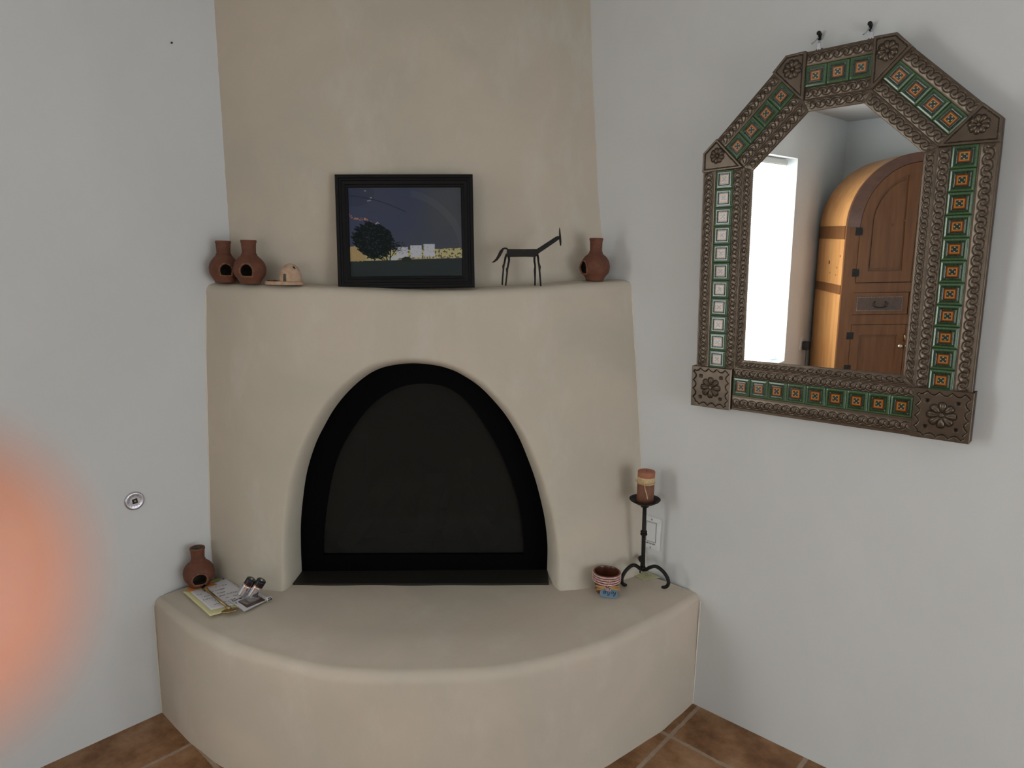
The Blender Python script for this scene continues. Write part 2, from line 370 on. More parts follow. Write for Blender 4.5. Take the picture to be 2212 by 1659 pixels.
OUT = [(-.451, .386), (-.451, .43), (-.451, .509), (-.447, .603), (-.43, .728), (-.412, .803), (-.387, .872), (-.36, .925), (-.328, .98), (-.287, 1.032), (-.241, 1.076), (-.196, 1.107), (-.146, 1.125), (-.076, 1.134), (-.005, 1.129), (.05, 1.115), (.096, 1.092), (.147, 1.056), (.199, 1.002), (.236, .955), (.273, .892), (.306, .816), (.334, .74), (.358, .652), (.372, .585), (.381, .506), (.382, .43), (.382, .386)]
outl = np.array(cr(OUT, 8))
def fireplace():
    F = empty('kiva_fireplace', (0, 0, 0), 'rounded tan clay corner fireplace with arched black glass door, mantel shelf and bench', 'fireplace')
    Q = np.array([-.034, .386])
    ang = np.arctan2(outl[:, 1] - Q[1], outl[:, 0] - Q[0]); ang[ang < -1] += 2 * PI; ang = np.maximum(ang, 0)
    rad = np.hypot(outl[:, 0] - Q[0], outl[:, 1] - Q[1])
    rr = .028
    def inside(s, z): return s > body_sL(z) and s < body_sR(z) and z < zm(s) - rr
    def border(a):
        lo, hi = .3, 2.0
        for _ in range(40):
            m_ = (lo + hi) / 2
            if inside(Q[0] + math.cos(a) * m_, Q[1] + math.sin(a) * m_): lo = m_
            else: hi = m_
        return lo
    zl = zm(-.72) - rr; zr = zm(.64) - rr
    aL = math.atan2(zl - Q[1], body_sL(zl) - Q[0]); aR = math.atan2(zr - Q[1], body_sR(zr) - Q[0])
    A = sorted(set(list(np.linspace(PI, aL, 70)) + list(np.linspace(aL, aR, 150)) + list(np.linspace(aR, 0, 70))), reverse=True)
    K = 56; rows = []; top = []
    so = outl
    ia = np.argsort(ang)
    for a in A:
        r0 = float(np.interp(a, ang[ia], rad[ia])); r1 = border(a); row = []
        pts2 = []
        for k in range(K + 1):
            r = lerp(r0, r1, (k / K) ** 1.9); pts2.append((Q[0] + math.cos(a) * r, Q[1] + math.sin(a) * r))
        pa = np.array(pts2)
        d0 = so[None, :-1]; d1 = so[None, 1:]; e = d1 - d0; w = pa[:, None] - d0
        tt = np.clip((w * e).sum(-1) / (e * e).sum(-1), 0, 1); g = np.linalg.norm(w - tt[..., None] * e, axis=-1).min(1)
        rf = .034
        row.append(SD(pts2[0][0], DOOR - .05, pts2[0][1])); row.append(SD(pts2[0][0], DOOR - .02, pts2[0][1]))
        for k in range(K + 1):
            s, z = pts2[k]; fr = body_d(s, z); x = min(1, g[k] / rf)
            d = DOOR + (fr - DOOR) * (1 - (1 - x) ** 2.2) ** .62 if x < 1 else fr
            row.append(SD(s, d, z))
        rows.append(row)
        if aL + 1e-9 >= a >= aR - 1e-9: top.append(pts2[-1])
    mb = MB(); mb.grid(rows)
    trow = []
    for s, z in top:
        fr = body_d(s, z); zt = zm(s); back = max(abs(s) - .003, chim_d(s, 1.40) - .02); row = []
        for k in range(9):
            th = k / 8 * PI / 2; row.append(SD(s, fr - rr * (1 - math.cos(th)), zt - rr + rr * math.sin(th)))
        fe = fr - rr
        for k in range(1, 13):
            u = k / 12; d = lerp(fe, back, u); row.append(SD(s, d, zt + .004 * min(1, (fe - d) / .03) + nz(s, d, 2, 9, .0015)))
        trow.append([Vector((max(p.x, -.002), min(p.y, .002), p.z)) for p in row])
    mb.grid(trow)
    mb.build('fireplace_body', M['tan'], F, merge=1e-4)
    # chimney breast
    rows = []
    for z in np.linspace(1.34, CZ, 120):
        sl, sr = chim_sL(z), chim_sR(z); rows.append([SD(s, chim_d(s, z), z) for s in np.linspace(sl, sr, 110)])
    MB().grid(rows).build('chimney_breast', M['tan'], F)
    # hearth bench
    hp = [(0, -1.238), (.12, -1.237), (.23, -1.232), (.35, -1.215), (.47, -1.188), (.59, -1.145), (.71, -1.085), (.82, -1.008), (.915, -.925), (1.0, -.835), (1.073, -.735), (1.13, -.62), (1.175, -.49), (1.208, -.345), (1.228, -.21), (1.236, -.10), (1.237, 0)]
    hp = np.array(cr(hp, 10)); n = len(hp)
    tg = np.gradient(hp, axis=0); tg /= np.linalg.norm(tg, axis=1)[:, None]; nrm = np.stack([-tg[:, 1], tg[:, 0]], 1)   # inward
    nrm[0] = (0, 1); nrm[-1] = (-1, 0)
    rows = []
    for i in range(n):
        p = Vector((hp[i][0], hp[i][1], 0)); nn = Vector((nrm[i][0], nrm[i][1], 0)); row = []
        e = min(1, min(i, n - 1 - i) / 14)
        rb = .020 + .012 * min(1, min(i, n - 1 - i) / 22); zt = .398
        for z in np.linspace(-.005, zt - rb, 34):
            row.append(p + ZV * z - nn * (nz(p.x, p.y, z, 4, .010) + nz(p.x, p.y, z, 13, .002)) * e + nn * .004 * (z / .35))
        b0 = row[-1].copy()
        for k in range(1, 13):
            th = k / 12 * PI / 2; q = b0 + nn * rb * (1 - math.cos(th)) ; q.z = zt - rb + rb * math.sin(th); row.append(q)
        q0 = row[-1].copy(); ctr = Vector((.22, -.22, 0))
        for k in range(1, 40):
            u = k / 39; q = q0.lerp(ctr, u); d = (q.x - q.y) / R2; run = (Vector((q.x, q.y, 0)) - Vector((q0.x, q0.y, 0))).length
            zz = zt + (.412 - zt) * min(1, run / .12) ** .8 + nz(q.x, q.y, 0, 5, .003) * min(1, run / .1)
            q.z = zz; row.append(q)
        rows.append([Vector((max(v.x, -.002), min(v.y, .002), v.z)) for v in row])
    MB().grid(rows).build('hearth_bench', M['tan2'], F)
    # pale plaster line where the clay meets the white walls
    def seam(pts): MB().tube([p + Vector((nz(p.z, p.x, p.y, 25, .0008), nz(p.z, p.y, p.x, 25, .0008), 0)) for p in pts], [.0022 + nz(p.z, p.y, 8, 40, .0012) for p in pts], 6).build('plaster_seam', M['grout_line'], F)
    seam([SD(body_sL(z), -body_sL(z), z) for z in np.linspace(.41, 1.34, 90)])
    seam([SD(body_sR(z), body_sR(z), z) for z in np.linspace(.41, 1.37, 90)])
    seam([Vector((.0005, -1.2385, z)) for z in np.linspace(0, .375, 40)])
    seam([Vector((1.2375, -.0005, z)) for z in np.linspace(0, .375, 40)])
    # black steel door: arched frame around dark glass, ledge in front, firebox behind
    inn = [(-.379, .476), (-.374, .562), (-.362, .65), (-.344, .745), (-.316, .832), (-.273, .91), (-.22, .980), (-.163, 1.029), (-.107, 1.056), (-.05, 1.066), (.01, 1.062), (.06, 1.042), (.107, 1.003), (.148, .948), (.190, .880), (.230, .80), (.262, .717), (.285, .628), (.298, .54), (.301, .476)]
    T = lambda v: SD(v.x, v.z, v.y)
    def resamp(P, m_):
        P = np.array(P, float); L_ = np.r_[0, np.cumsum(np.hypot(*np.diff(P, axis=0).T))]; x = np.linspace(0, L_[-1], m_)
        return np.stack([np.interp(x, L_, P[:, 0]), np.interp(x, L_, P[:, 1])], 1)
    oc = resamp(outl[2:-2], 121); ic = resamp(cr(inn, 8), 121)
    oc = [(Q[0] + (p[0] - Q[0]) * 1.012, p[1] + (.006 if p[1] > 1.0 else .0)) for p in oc]
    ic = [(p[0], p[1]) for p in ic]
    oc2 = list(oc) + [(.386, .40), (-.455, .40), (oc[0][0], oc[0][1])]
    ic2 = list(ic) + [(.301, .476), (-.379, .476), (ic[0][0], ic[0][1])]
    df = MB().band(oc2, ic2, DOOR - .03, DOOR, T).build('door_frame', M['firemetal'], F)
    MB().prism([(p[0] * 1.005, p[1] + .001) for p in ic], DOOR - .016, DOOR - .011, T).build('door_glass', M['glass_fire'], F)
    lg = MB(); lg.prism([(-.452, DOOR - .005), (.384, DOOR - .005), (.377, .832), (-.456, .822)], .398, .4185, lambda v: SD(v.x, v.y, v.z))
    lg.build('ash_ledge', M['ledge'], F)
    # firebox lining
    fb = MB(); c = [(-.44, DOOR - .03), (.37, DOOR - .03), (.24, .30), (-.30, .30)]
    for a, b in ((0, 3), (3, 2), (2, 1)):
        fb.add([SD(c[a][0], c[a][1], .41), SD(c[b][0], c[b][1], .41), SD(c[b][0], c[b][1], 1.2), SD(c[a][0], c[a][1], 1.2)], [(0, 1, 2, 3)])
    fb.add([SD(*p, .44) for p in c], [(0, 1, 2, 3)]); fb.add([SD(*p, 1.2) for p in c], [(0, 1, 2, 3)])
    fb.build('firebox', M['firebrick'], F)
fireplace()
lg = empty('gas_log_set', tuple(SD(-.03, .52, .44)), 'pale ceramic log pile dimly visible behind the dark arched fireplace glass', 'fireplace logs')
for x0, z0, x1, z1, d, r in ((-.30, .02, -.12, .26, .10, .035), (-.16, .02, -.02, .30, .04, .032), (-.02, .02, .02, .27, .12, .036), (.08, .02, .12, .31, .06, .034), (.22, .02, .08, .28, .11, .036), (-.25, .05, .24, .07, .0, .04)):
    A_ = SV * x0 + DV * d + ZV * z0; B_ = SV * x1 + DV * (d - .08) + ZV * z1
    MB().tube([A_.lerp(B_, k / 8) + SV * nz(k, x0 * 9, 0, 1.3, .012) for k in range(9)], [r * (1 + nz(k, z1 * 7, 3, 1.1, .3)) for k in range(9)], 14).build('log', M['log'], lg)

# ------------------------------------------------------------------ chimineas
def chiminea(name, P, face, H, rb, rc, rn, label, ow=.039, oz=(.022, .060), lean=0):
    o = empty(name, tuple(P), label, 'clay ornament', 'small terracotta chimineas'); o.rotation_euler = (lean, 0, 0)
    k = H / .130
    prof = [(rb, 0), (rb * 1.02, .004), (rb * 1.18, .012), (rc * .93, .025), (rc, .040), (rc * .985, .050), (rc * .9, .062), (rc * .74, .073), (rn * 1.28, .081), (rn * 1.06, .0865), (rn * 1.08, .0885), (rn * .99, .091), (rn, .105), (rn * 1.04, .118), (rn * 1.05, .122), (rn * 1.12, .1235), (rn * 1.13, .129), (rn * 1.08, .130)]
    prof = [(r, z * k) for r, z in prof]
    pz = [p[1] for p in prof]; pr = [p[0] for p in prof]
    sm = cr(prof, 5); n = 96
    a0 = face
    oz0, oz1 = oz[0] * k, oz[1] * k; hw = ow / 2
    def ins(a, z):
        da = (a - a0 + PI) % (2 * PI) - PI; x = da * rc
        if abs(da) > 1.2: return 1
        m_ = oz0 + (oz1 - oz0) * .45
        if z < oz0 or z > oz1: return 1
        if z <= m_: return abs(x) - hw * (1 - .12 * ((m_ - z) / (m_ - oz0)) ** 3)
        return abs(x) - hw * math.sqrt(max(0, 1 - ((z - m_) / (oz1 - m_)) ** 2))
    # outer and inner shells with the mouth left open
    mb = MB(); zs = np.unique(np.r_[np.linspace(0, H, 60), np.linspace(oz0, oz1, 22)])
    szr = np.interp(zs, [p[1] for p in sm], [p[0] for p in sm])
    for off in (0, .0045):
        V = []; Fs = []
        for z, r in zip(zs, szr):
            for i in range(n):
                a = 2 * PI * i / n; rr_ = max(.004, r - off); V.append((rr_ * math.cos(a), rr_ * math.sin(a), z if off == 0 else max(z, .004)))
        for q in range(len(zs) - 1):
            zc = (zs[q] + zs[q + 1]) / 2
            for i in range(n):
                if ins(2 * PI * (i + .5) / n, zc) < 0: continue
                j = (i + 1) % n; f = (q * n + i, q * n + j, (q + 1) * n + j, (q + 1) * n + i); Fs.append(f if off == 0 else f[::-1])
        Fs.append(tuple(range(n)) if off else tuple(reversed(range(n))))
        if off == 0: mb.add(V, Fs, True)
        else: inner = (V, Fs)
    top = MB()
    mb.lathe([(szr[-1], H), (szr[-1] - .0045, H), (szr[-1] - .0045, H - .004)], n=n, cap=False)
    mb.build('pot_body', M['terra'], o)
    MB().add(*inner, True).build('sooty_inside', M['soot'], o)
    loop = []
    m_ = oz0 + (oz1 - oz0) * .45
    pts = [(-hw * .88, oz0), (-hw * .5, oz0 - .001), (0, oz0 - .0015), (hw * .5, oz0 - .001), (hw * .88, oz0), (hw, m_ * .6 + oz0 * .4), (hw, m_)] + [(hw * math.cos(t), m_ + (oz1 - m_) * math.sin(t)) for t in np.linspace(.2, PI - .2, 9)] + [(-hw, m_), (-hw, m_ * .6 + oz0 * .4), (-hw * .88, oz0)]
    for x, z in pts:
        a = a0 + x / rc; r = interp(z, [p[1] for p in sm], [p[0] for p in sm]) + .001; loop.append((r * math.cos(a), r * math.sin(a), z))
    MB().tube([tuple(p) for p in cr(loop, 3)], .0032, 8, cap=False).build('mouth_rim', M['terra_worn'], o)
    MB().lathe([(rn * 1.0, .0865 * k), (rn * 1.10, .0868 * k), (rn * 1.12, .0885 * k), (rn * 1.0, .0900 * k)], n=48, cap=False).build('neck_band', M['terra'], o)
    return o
def camang(P): v = CAM - Vector(P); return math.atan2(v.y, v.x)
p = SD(-.655, .722, 1.380); chiminea('chiminea', p, camang(p) + .10, .127, .029, .0445, .0205, 'terracotta chiminea at the far left end of the mantel, touching the wall')
p = SD(-.5660, .758, 1.379); chiminea('chiminea', p, camang(p) - .22, .131, .0300, .0480, .0209, 'terracotta chiminea between the leftmost one and the small clay oven')
p = SD(.520, .655, 1.405); chiminea('chiminea', p, camang(p) - .98, .138, .0285, .0480, .0200, 'terracotta chiminea alone at the right end of the mantel')
p = Vector((.0500, -1.113, .4185)); chiminea('chiminea', p, camang(p) + .02, .127, .0300, .0470, .0200, 'terracotta chiminea down on the hearth bench beside the papers', ow=.047, oz=(.016, .057))

# ------------------------------------------------------------------ miniature clay oven
ho = empty('clay_oven_ornament', tuple(SD(-.462, .765, 1.3775)), 'miniature pale clay dome oven on an oval slab, standing on the mantel', 'clay ornament', rz=PI / 4)
sl = [(.058 * math.cos(t) * (1 if math.cos(t) > 0 else 1.0), .030 * math.sin(t)) for t in np.linspace(0, 2 * PI, 40, endpoint=False)]
mb = MB(); rows = []
for sc, z in ((.96, 0), (1, .002), (1, .008), (.96, .0105), (0.01, .0105)): rows.append([Vector((x * sc, y * sc, z)) for x, y in sl + [sl[0]]])
mb.grid(rows).build('slab', M['clay_pink'], ho)
# dome with doorway and smoke hole
cx, rx, hh = .020, .034, .054; n = 72; V = []; Fs = []; zs = np.linspace(0, 1, 40)
face = camang(SD(-.462, .765, 1.38)) - PI / 4 - .62; fx = face
for zz in zs:
    r = rx * (1 - zz ** 2.4) ** .5 if zz < 1 else .0005
    r = max(r, .0005)
    for i in range(n): a = 2 * PI * i / n; V.append((cx + r * math.cos(a), r * .85 * math.sin(a), .0105 + hh * zz))
smo = camang(SD(-.462, .765, 1.38)) - PI / 4 + .55
for q in range(len(zs) - 1):
    zc = (zs[q] + zs[q + 1]) / 2 * hh
    for i in range(n):
        a = 2 * PI * (i + .5) / n; da = (a - fx + PI) % (2 * PI) - PI; x = da * rx
        if zc < .024 and abs(x) < .0065 * math.sqrt(max(0, 1 - max(0, (zc - .015) / .009) ** 2)): continue
        db = (a - smo + PI) % (2 * PI) - PI
        if ((zc - .043) / .0045) ** 2 + (db * .018 / .0042) ** 2 < 1: continue
        j = (i + 1) % n; Fs.append((q * n + i, q * n + j, (q + 1) * n + j, (q + 1) * n + i))
d_ = MB().add(V, Fs, True).build('dome', M['clay_pink'], ho)
sd = d_.modifiers.new('thick', 'SOLIDIFY'); sd.thickness = .004; sd.offset = -1
MB().lathe([(.025, 0), (.024, .02), (.015, .036), (.002, .042)], (cx, 0, .0105), 24).build('sooty_inside', M['soot'], ho)
for x, y, r in ((-.046, .002, .006), (-.036, -.006, .005), (-.030, .006, .006), (-.020, -.010, .005), (-.014, .002, .004), (-.024, -.018, .004)):
    MB().lathe([(r, 0), (r * .9, .002), (r * .3, .0035)], (x, y, .0104), 10).build('cobble', M['terra_worn'], ho)

# ------------------------------------------------------------------ framed photograph
def wood_frame():
    wdt, hgt = .425, .350
    bot = SD(-.0885, .752, 1.3735); topd = .712
    zax = (DV * (hgt) + ZV * (.752 - topd)).normalized(); yax = (ZV * hgt - DV * (.752 - topd)).normalized(); xax = yax.cross(zax).normalized()
    yax = zax.cross(xax)
    rt = Matrix.Rotation(.029, 3, zax); xax = rt @ xax; yax = rt @ yax
    o = empty('framed_photograph', label='black framed stormy landscape photograph leaning on the chimney above the mantel', cat='picture', mw=frame_mat(bot, xax, yax, zax))
    prof = [(0, -.018), (0, -.002), (.003, 0), (.010, 0), (.012, -.003), (.017, -.003), (.019, -.0055), (.028, -.0065), (.031, -.009), (.036, -.0095), (.038, -.012), (.038, -.018)]
    cn = [(-wdt / 2, 0), (wdt / 2, 0), (wdt / 2, hgt), (-wdt / 2, hgt)]; dr = [(1, 1), (-1, 1), (-1, -1), (1, -1)]
    mb = MB()
    for i in range(4):
        j = (i + 1) % 4; a, b = cn[i], cn[j]; rows = []
        for q, z in prof: rows.append([Vector((a[0] + dr[i][0] * q, a[1] + dr[i][1] * q, z)), Vector((b[0] + dr[j][0] * q, b[1] + dr[j][1] * q, z))])
        mb.grid(rows, smooth=False)
    mb.build('frame', M['black'], o)
    MB().box((0, hgt / 2, -.0165), (wdt - .01, hgt - .01, .003)).build('backing_board', M['black'], o)
    pw, ph = wdt - .074, hgt - .074; nx, ny = 300, 236
    H_ = []; P_ = []
    rnd = np.random.RandomState(3)
    leaves = []
    for _ in range(520):     # the tree's foliage blown to the left
        t = rnd.rand() * 2 * PI; r = math.sqrt(rnd.rand()); x = .235 + .165 * r * math.cos(t) + (.02 if r < .5 else 0); y = .385 + .19 * r * math.sin(t)
        y += (x - .235) * -.25 if x < .235 else 0
        leaves.append((x, y, rnd.rand()))
    tree = np.zeros((ny, nx))
    for x, y, q in leaves:
        L_ = .030 + .03 * q
        for k in range(14):
            xx = x - L_ * k / 14; yy = y + L_ * .55 * k / 14 * (.5 + q); i = int(yy * ny); j = int(xx * nx)
            if 0 <= i < ny and 0 <= j < nx: tree[max(0, i - 1):i + 2, max(0, j - 1):j + 2] = 1
    for (xa, ya, xb, yb, w) in ((.33, .17, .30, .30, 2), (.35, .17, .36, .34, 2), (.31, .18, .25, .30, 1), (.36, .22, .44, .36, 1), (.37, .28, .46, .30, 1)):
        for k in range(60):
            i = int(lerp(ya, yb, k / 60) * ny); j = int(lerp(xa, xb, k / 60) * nx); tree[i:i + w, j:j + w + 1] = 1
    for _ in range(150):
        x = .40 + .07 * rnd.randn() * .6; y = .335 + .05 * rnd.randn() * .6; i, j = int(y * ny), int(x * nx)
        tree[i:i + 1, j:j + 4] = 1
    for iy in range(ny):
        v = iy / (ny - 1); row = []; pr = []
        for ix in range(nx):
            u = ix / (nx - 1); n1 = noise.noise(Vector((u * 60, v * 45, 1))); n2 = noise.noise(Vector((u * 3, v * 3, 5)))
            hz = .175 + .03 * u; top = .33 - .06 * max(0, 1 - abs(u - .25) / .2) if u < .4 else .285 + .03 * u + .012 * n1
            if u < .12: top = .345 - 2.5 * (u - .05) ** 2
            if v < hz + .006 * n1: c = (.034, .043, .045)
            elif v < top:
                g = .5 + .5 * n1; c = (.36 + .2 * g, .33 + .17 * g, .16 + .1 * g)
                if n1 < -.28: c = (.07, .075, .05)
                if u < .14: c = (.42 + .1 * n1, .31, .15)
                if u > .42 and v < hz + .04 and n1 < 0: c = (.16, .13, .10)
            else:
                s_ = .5 + .5 * (n2); c = (.046 + .022 * s_ + .018 * u, .062 + .016 * s_ + .013 * u, .135 - .014 * s_ - .03 * u)
                rb_ = abs(math.hypot(u - .42, (v - .2) * .8) - .60)
                if rb_ < .03 and u > .55: c = tuple(q + .015 for q in c)
                if math.hypot((u - .06) / .17, (v - .93) / .14) < 1: c = tuple(q * .85 for q in c)
            for hx, hy in ((.415, .06), (.538, .14), (.655, .155)):
                if hx < u < hx + .10 and hz + .02 + .03 * (hx - .4) < v < .365 - .0 + .16 * (hx - .42) * .8 - .03:
                    c = (.50, .52, .60) if n1 > -.35 else (.40, .38, .25)
            if .36 < u < .42 and hz < v < hz + .05: c = (.5, .52, .55)
            if abs(u - .50) < .045 and v > hz - .02 and v < hz + .035 - 12 * (u - .5) ** 2: c = (.03, .035, .03)
            if 0 < u < .20 and abs(v - (.70 - .62 * u * .8 - .02 * math.sin(u * 30))) < .014 and n1 > -.05: c = (.42, .20, .14)
            if .22 < u < .27 and abs(v - (.61 - abs(u - .25) * 1.2)) < .008: c = (.45, .32, .30)
            if abs(v - (.91 - .28 * u * (u + .15) * 2)) < .005 and u < .5: c = (.03, .04, .07)
            for hx, hy in ((.15, .96), (.20, .885), (.175, .85), (.19, .855)):
                if abs(u - hx) < .008 and abs(v - hy) < .006: c = (.25, .3, .36)
            if tree[iy, ix] and v > hz: c = (.012, .017, .018) if n1 > -.3 else (.03, .036, .036)
            row.append(c); pr.append(Vector(((u - .5) * pw, .037 + v * ph, -.0135)))
        H_.append(row); P_.append(pr)
    MB().grid(P_, H_).build('photo_print', M['picture'], o)
    MB().box((0, hgt / 2, -.0118), (pw, ph, .0012)).build('glass', M['glass_pic'], o)
wood_frame()

# ------------------------------------------------------------------ iron horse
def horse():
    k = .000239
    o = empty('horse_figurine', label='flat black iron horse figurine with raised neck standing on the mantel', cat='figurine', mw=frame_mat(SD(.2703, .742, 1.387), SV, ZV.cross(SV), ZV))
    def P(x, y, dep=0): return Vector(((x - 570) * k, -dep, (965 - y) * k))
    def flatpoly(name, pts, th, dep=0):
        MB().prism([((x - 570) * k, (965 - y) * k) for x, y in pts], -th / 2, th / 2, lambda v: Vector((v.x, v.z - dep, v.y))).build(name, M['iron'], o)
    flatpoly('body', [(378, 492), (420, 492), (600, 490), (735, 484), (785, 500), (790, 545), (775, 575), (735, 588), (600, 588), (430, 595), (385, 600), (370, 570), (372, 520)], .007)
    flatpoly('neck', [(740, 486), (770, 482), (1010, 322), (1040, 310), (1062, 320), (1060, 350), (1020, 382), (860, 495), (800, 535), (778, 560)], .006)
    MB().tube([P(1060, 203), P(1061, 240), P(1066, 290), P(1070, 340), P(1076, 390), P(1080, 436)], [.0008, .0022, .0030, .0036, .0034, .0016], 10, flatdir=(0, 1, 0), flat=1.6).build('head', M['iron'], o)
    tl = [P(382, 505), P(372, 488), P(350, 483), P(322, 492), P(296, 530), P(272, 580), P(240, 630), P(205, 660), P(178, 670)]
    MB().tube(tl, [.0030, .0028, .0028, .0034, .0056, .0052, .0040, .0026, .0010], 10, flatdir=(0, 1, 0), flat=.45).build('tail', M['iron'], o)
    for pts, dep in (([(372, 560), (358, 600), (345, 680), (333, 716), (334, 760), (325, 880), (322, 962)], -.016), ([(400, 585), (402, 640), (385, 730), (376, 750), (378, 800), (368, 900), (362, 968)], .016),
                     ([(738, 575), (742, 640), (757, 705), (755, 760), (760, 880), (760, 962)], -.016), ([(778, 560), (785, 600), (788, 660), (804, 718), (803, 760), (815, 860), (826, 966)], .016)):
        m_ = len(pts); r = [.0036, .0034, .0030, .0040, .0028, .0027, .0026][:m_]
        MB().tube([P(x, y, dep * min(1, q / 2)) for q, (x, y) in enumerate(pts)], r, 10).build('leg', M['iron'], o)
horse()

# ------------------------------------------------------------------ mirror with punched tin and tiles
MO = Vector((1.5439, -.045, 1.1938)); MU = Vector((.9998, -.0113, .0189)).normalized(); MVv = Vector((-.0192, -.0315, .9993)).normalized()
MN = MU.cross(MVv).normalized(); MVv = MN.cross(MU).normalized()
def mirror():
    o = empty('wall_mirror', label='tall eight-cornered mirror framed in punched tin and green tiles', cat='mirror', mw=frame_mat(MO, MU, MVv, MN))
    G = [(-.2075, 0), (.2075, 0), (.2075, .5335), (.0665, .667), (-.0665, .667), (-.2075, .5335)]
    MB().prism([(x * 1.02, y * 1.01 - .003) for x, y in G], -.004, .0005).build('mirror_glass', M['mirror'], o)
    BK = [(-.353, -.15), (.353, -.15), (.353, .592), (.129, .811), (-.129, .811), (-.353, .592)]
    MB().prism(BK, -.03, -.005).build('backing', M['tin_plain'], o)
    base = np.array([.090, .066, .047]); darkc = np.array([.006, .0045, .0035]); lite = np.array([.175, .135, .10])
    def rope(x, y, W_, Ln):      # x along, y across (metres), returns height and patina
        p = .0245
        nn_ = max(1, round(Ln / p)); p = Ln / nn_; r = p * .5; yy = y * 1.28
        best = 9; dot = 1
        for kk in (-1, 0, 1):
            cx_ = (math.floor(x / p) + .5 + kk) * p
            a = math.atan2(yy - r * .10, x - cx_); dd = abs(math.hypot(x - cx_, (yy - r * .10)) - r * .98)
            if -.75 < a < PI - .15 and dd < best: best = dd; dot = math.cos(a * 26)
            cx_ = (math.floor(x / p) + kk) * p
            a = math.atan2(-(yy + r * .10), -(x - cx_)); dd = abs(math.hypot(x - cx_, (yy + r * .10)) - r * .98)
            if -.75 < a < PI - .15 and dd < best: best = dd; dot = math.cos(a * 26)
        gw = .0019; g = max(0, 1 - best / gw)
        bulge = .0018 * max(0, 1 - (abs(y) / (r * 1.25)) ** 2)
        lob = .0008 * math.sin(2 * PI * x / p + (y / r) * 2.2)
        e = min(1, min(x, Ln - x) / .01); e = max(.0, e)
        h = .002 + (bulge + lob * (1 - min(1, (abs(y) / r)) ** 2)) * e - .0016 * g * (.65 + .35 * dot) * e
        return h, g * (.72 + .28 * dot) * e
    def patch(name, q, zb, mode, skirt=.012, step=.0012):
        A_, B_, C_, D_ = [np.array(v, float) for v in q]   # A->B along outer, D->C along inner
        Ln = (np.linalg.norm(B_ - A_) + np.linalg.norm(C_ - D_)) / 2; Wd = (np.linalg.norm(D_ - A_) + np.linalg.norm(C_ - B_)) / 2
        nx = max(8, int(Ln / step)); ny = max(6, int(Wd / step)); P_ = []; C2 = []
        for j in range(-1, ny + 2):
            v = min(1, max(0, j / ny)); row = []; cr_ = []
            for i in range(-1, nx + 2):
                u = min(1, max(0, i / nx)); p2 = lerp(lerp(A_, B_, u), lerp(D_, C_, u), v)
                if j < 0 or i < 0 or j > ny or i > nx: z = zb - skirt; c = base * .5
                else:
                    if mode == 'rope': h, g = rope(u * Ln, (v - .5) * Wd, Wd, Ln)
                    else: h, g = mode(p2)
                    nn_ = noise.noise(Vector((p2[0] * 40, p2[1] * 40, 1))) * .5 + .5
                    c = lerp(lerp(base, lite, .45 * nn_ + 60 * max(0, h - .0032)), darkc, min(1, g * 1.5)); z = zb + h
                row.append(Vector((p2[0], p2[1], z))); cr_.append(tuple(c))
            P_.append(row); C2.append(cr_)
        return MB().grid(P_, C2).build(name, M['tin'], o)
    # bevelled inner frame
    IF = [(-.2365, -.029), (.2365, -.029), (.2365, .5445), (.082, .698), (-.082, .698), (-.2365, .5445)]
    for i in range(6):
        j = (i + 1) % 6; patch('inner_frame_strip', (IF[i], IF[j], G[j], G[i]), .001, 'rope', .006)
    # ring: outer strip, tile row, inner strip on each of six sides
    segs = [((-.356, .543), (-.356, -.031), (-.2365, -.031), (-.2365, .543), 11, .325, .775),
            ((.356, -.031), (.356, .543), (.2365, .543), (.2365, -.031), 11, .325, .775),
            ((-.237, -.152), (.237, -.152), (.237, -.029), (-.237, -.029), 9, .36, .80),
            ((.081, .8135), (-.081, .8135), (-.081, .698), (.081, .698), 3, .30, .755),
            ((-.163, .778), (-.317, .6275), (-.2365, .5445), (-.082, .698), 4, .30, .75),
            ((.317, .6275), (.163, .778), (.082, .698), (.2365, .5445), 4, .30, .75)]
    # one tile, then copies
    nt = 48; TP = []; TC = []; t2 = .0267
    for j in range(nt + 1):
        row = []; rc_ = []
        for i in range(nt + 1):
            x = (i / nt * 2 - 1); y = (j / nt * 2 - 1); m_ = max(abs(x), abs(y)); n1 = noise.noise(Vector((x * 7, y * 7, 4)))
            z = .0045 - .0022 * max(0, (m_ - .86) / .14) ** 2 + (.0005 if .60 < m_ < .82 else 0) - (.0006 if .56 < m_ < .61 else 0)
            c = np.array([.040, .105, .038]) * (1 + .3 * n1)
            if m_ > .95: c = np.array([.022, .06, .028])
            elif m_ > .80: c = np.array([.064, .125, .052]) * (1 + .4 * n1)
            elif m_ > .72: c = np.array([.026, .070, .032])
            elif m_ > .48: c = np.array([.014, .036, .016]) * (1 + .8 * n1)
            elif m_ > .44: c = np.array([.070, .025, .010])
            elif m_ > .36: c = np.array([.26, .065, .010])
            elif m_ > .27: c = np.array([.52, .22, .045])
            else:
                a = math.atan2(y, x); r = math.hypot(x, y) / .27; c = np.array([.016, .022, .020])
                pe = abs(math.cos(2 * a)) ; dg = abs(math.sin(2 * a))
                if dg > .80 and .12 < r < 1.15: c = np.array([.03, .055, .045])
                if pe > .86 and .55 < r < .92: c = np.array([.40, .38, .28])
                if r < .12: c = np.array([.20, .08, .03])
            row.append(Vector((x * t2, y * t2, z))); rc_.append(tuple(c))
        TP.append(row); TC.append(rc_)
    proto = None
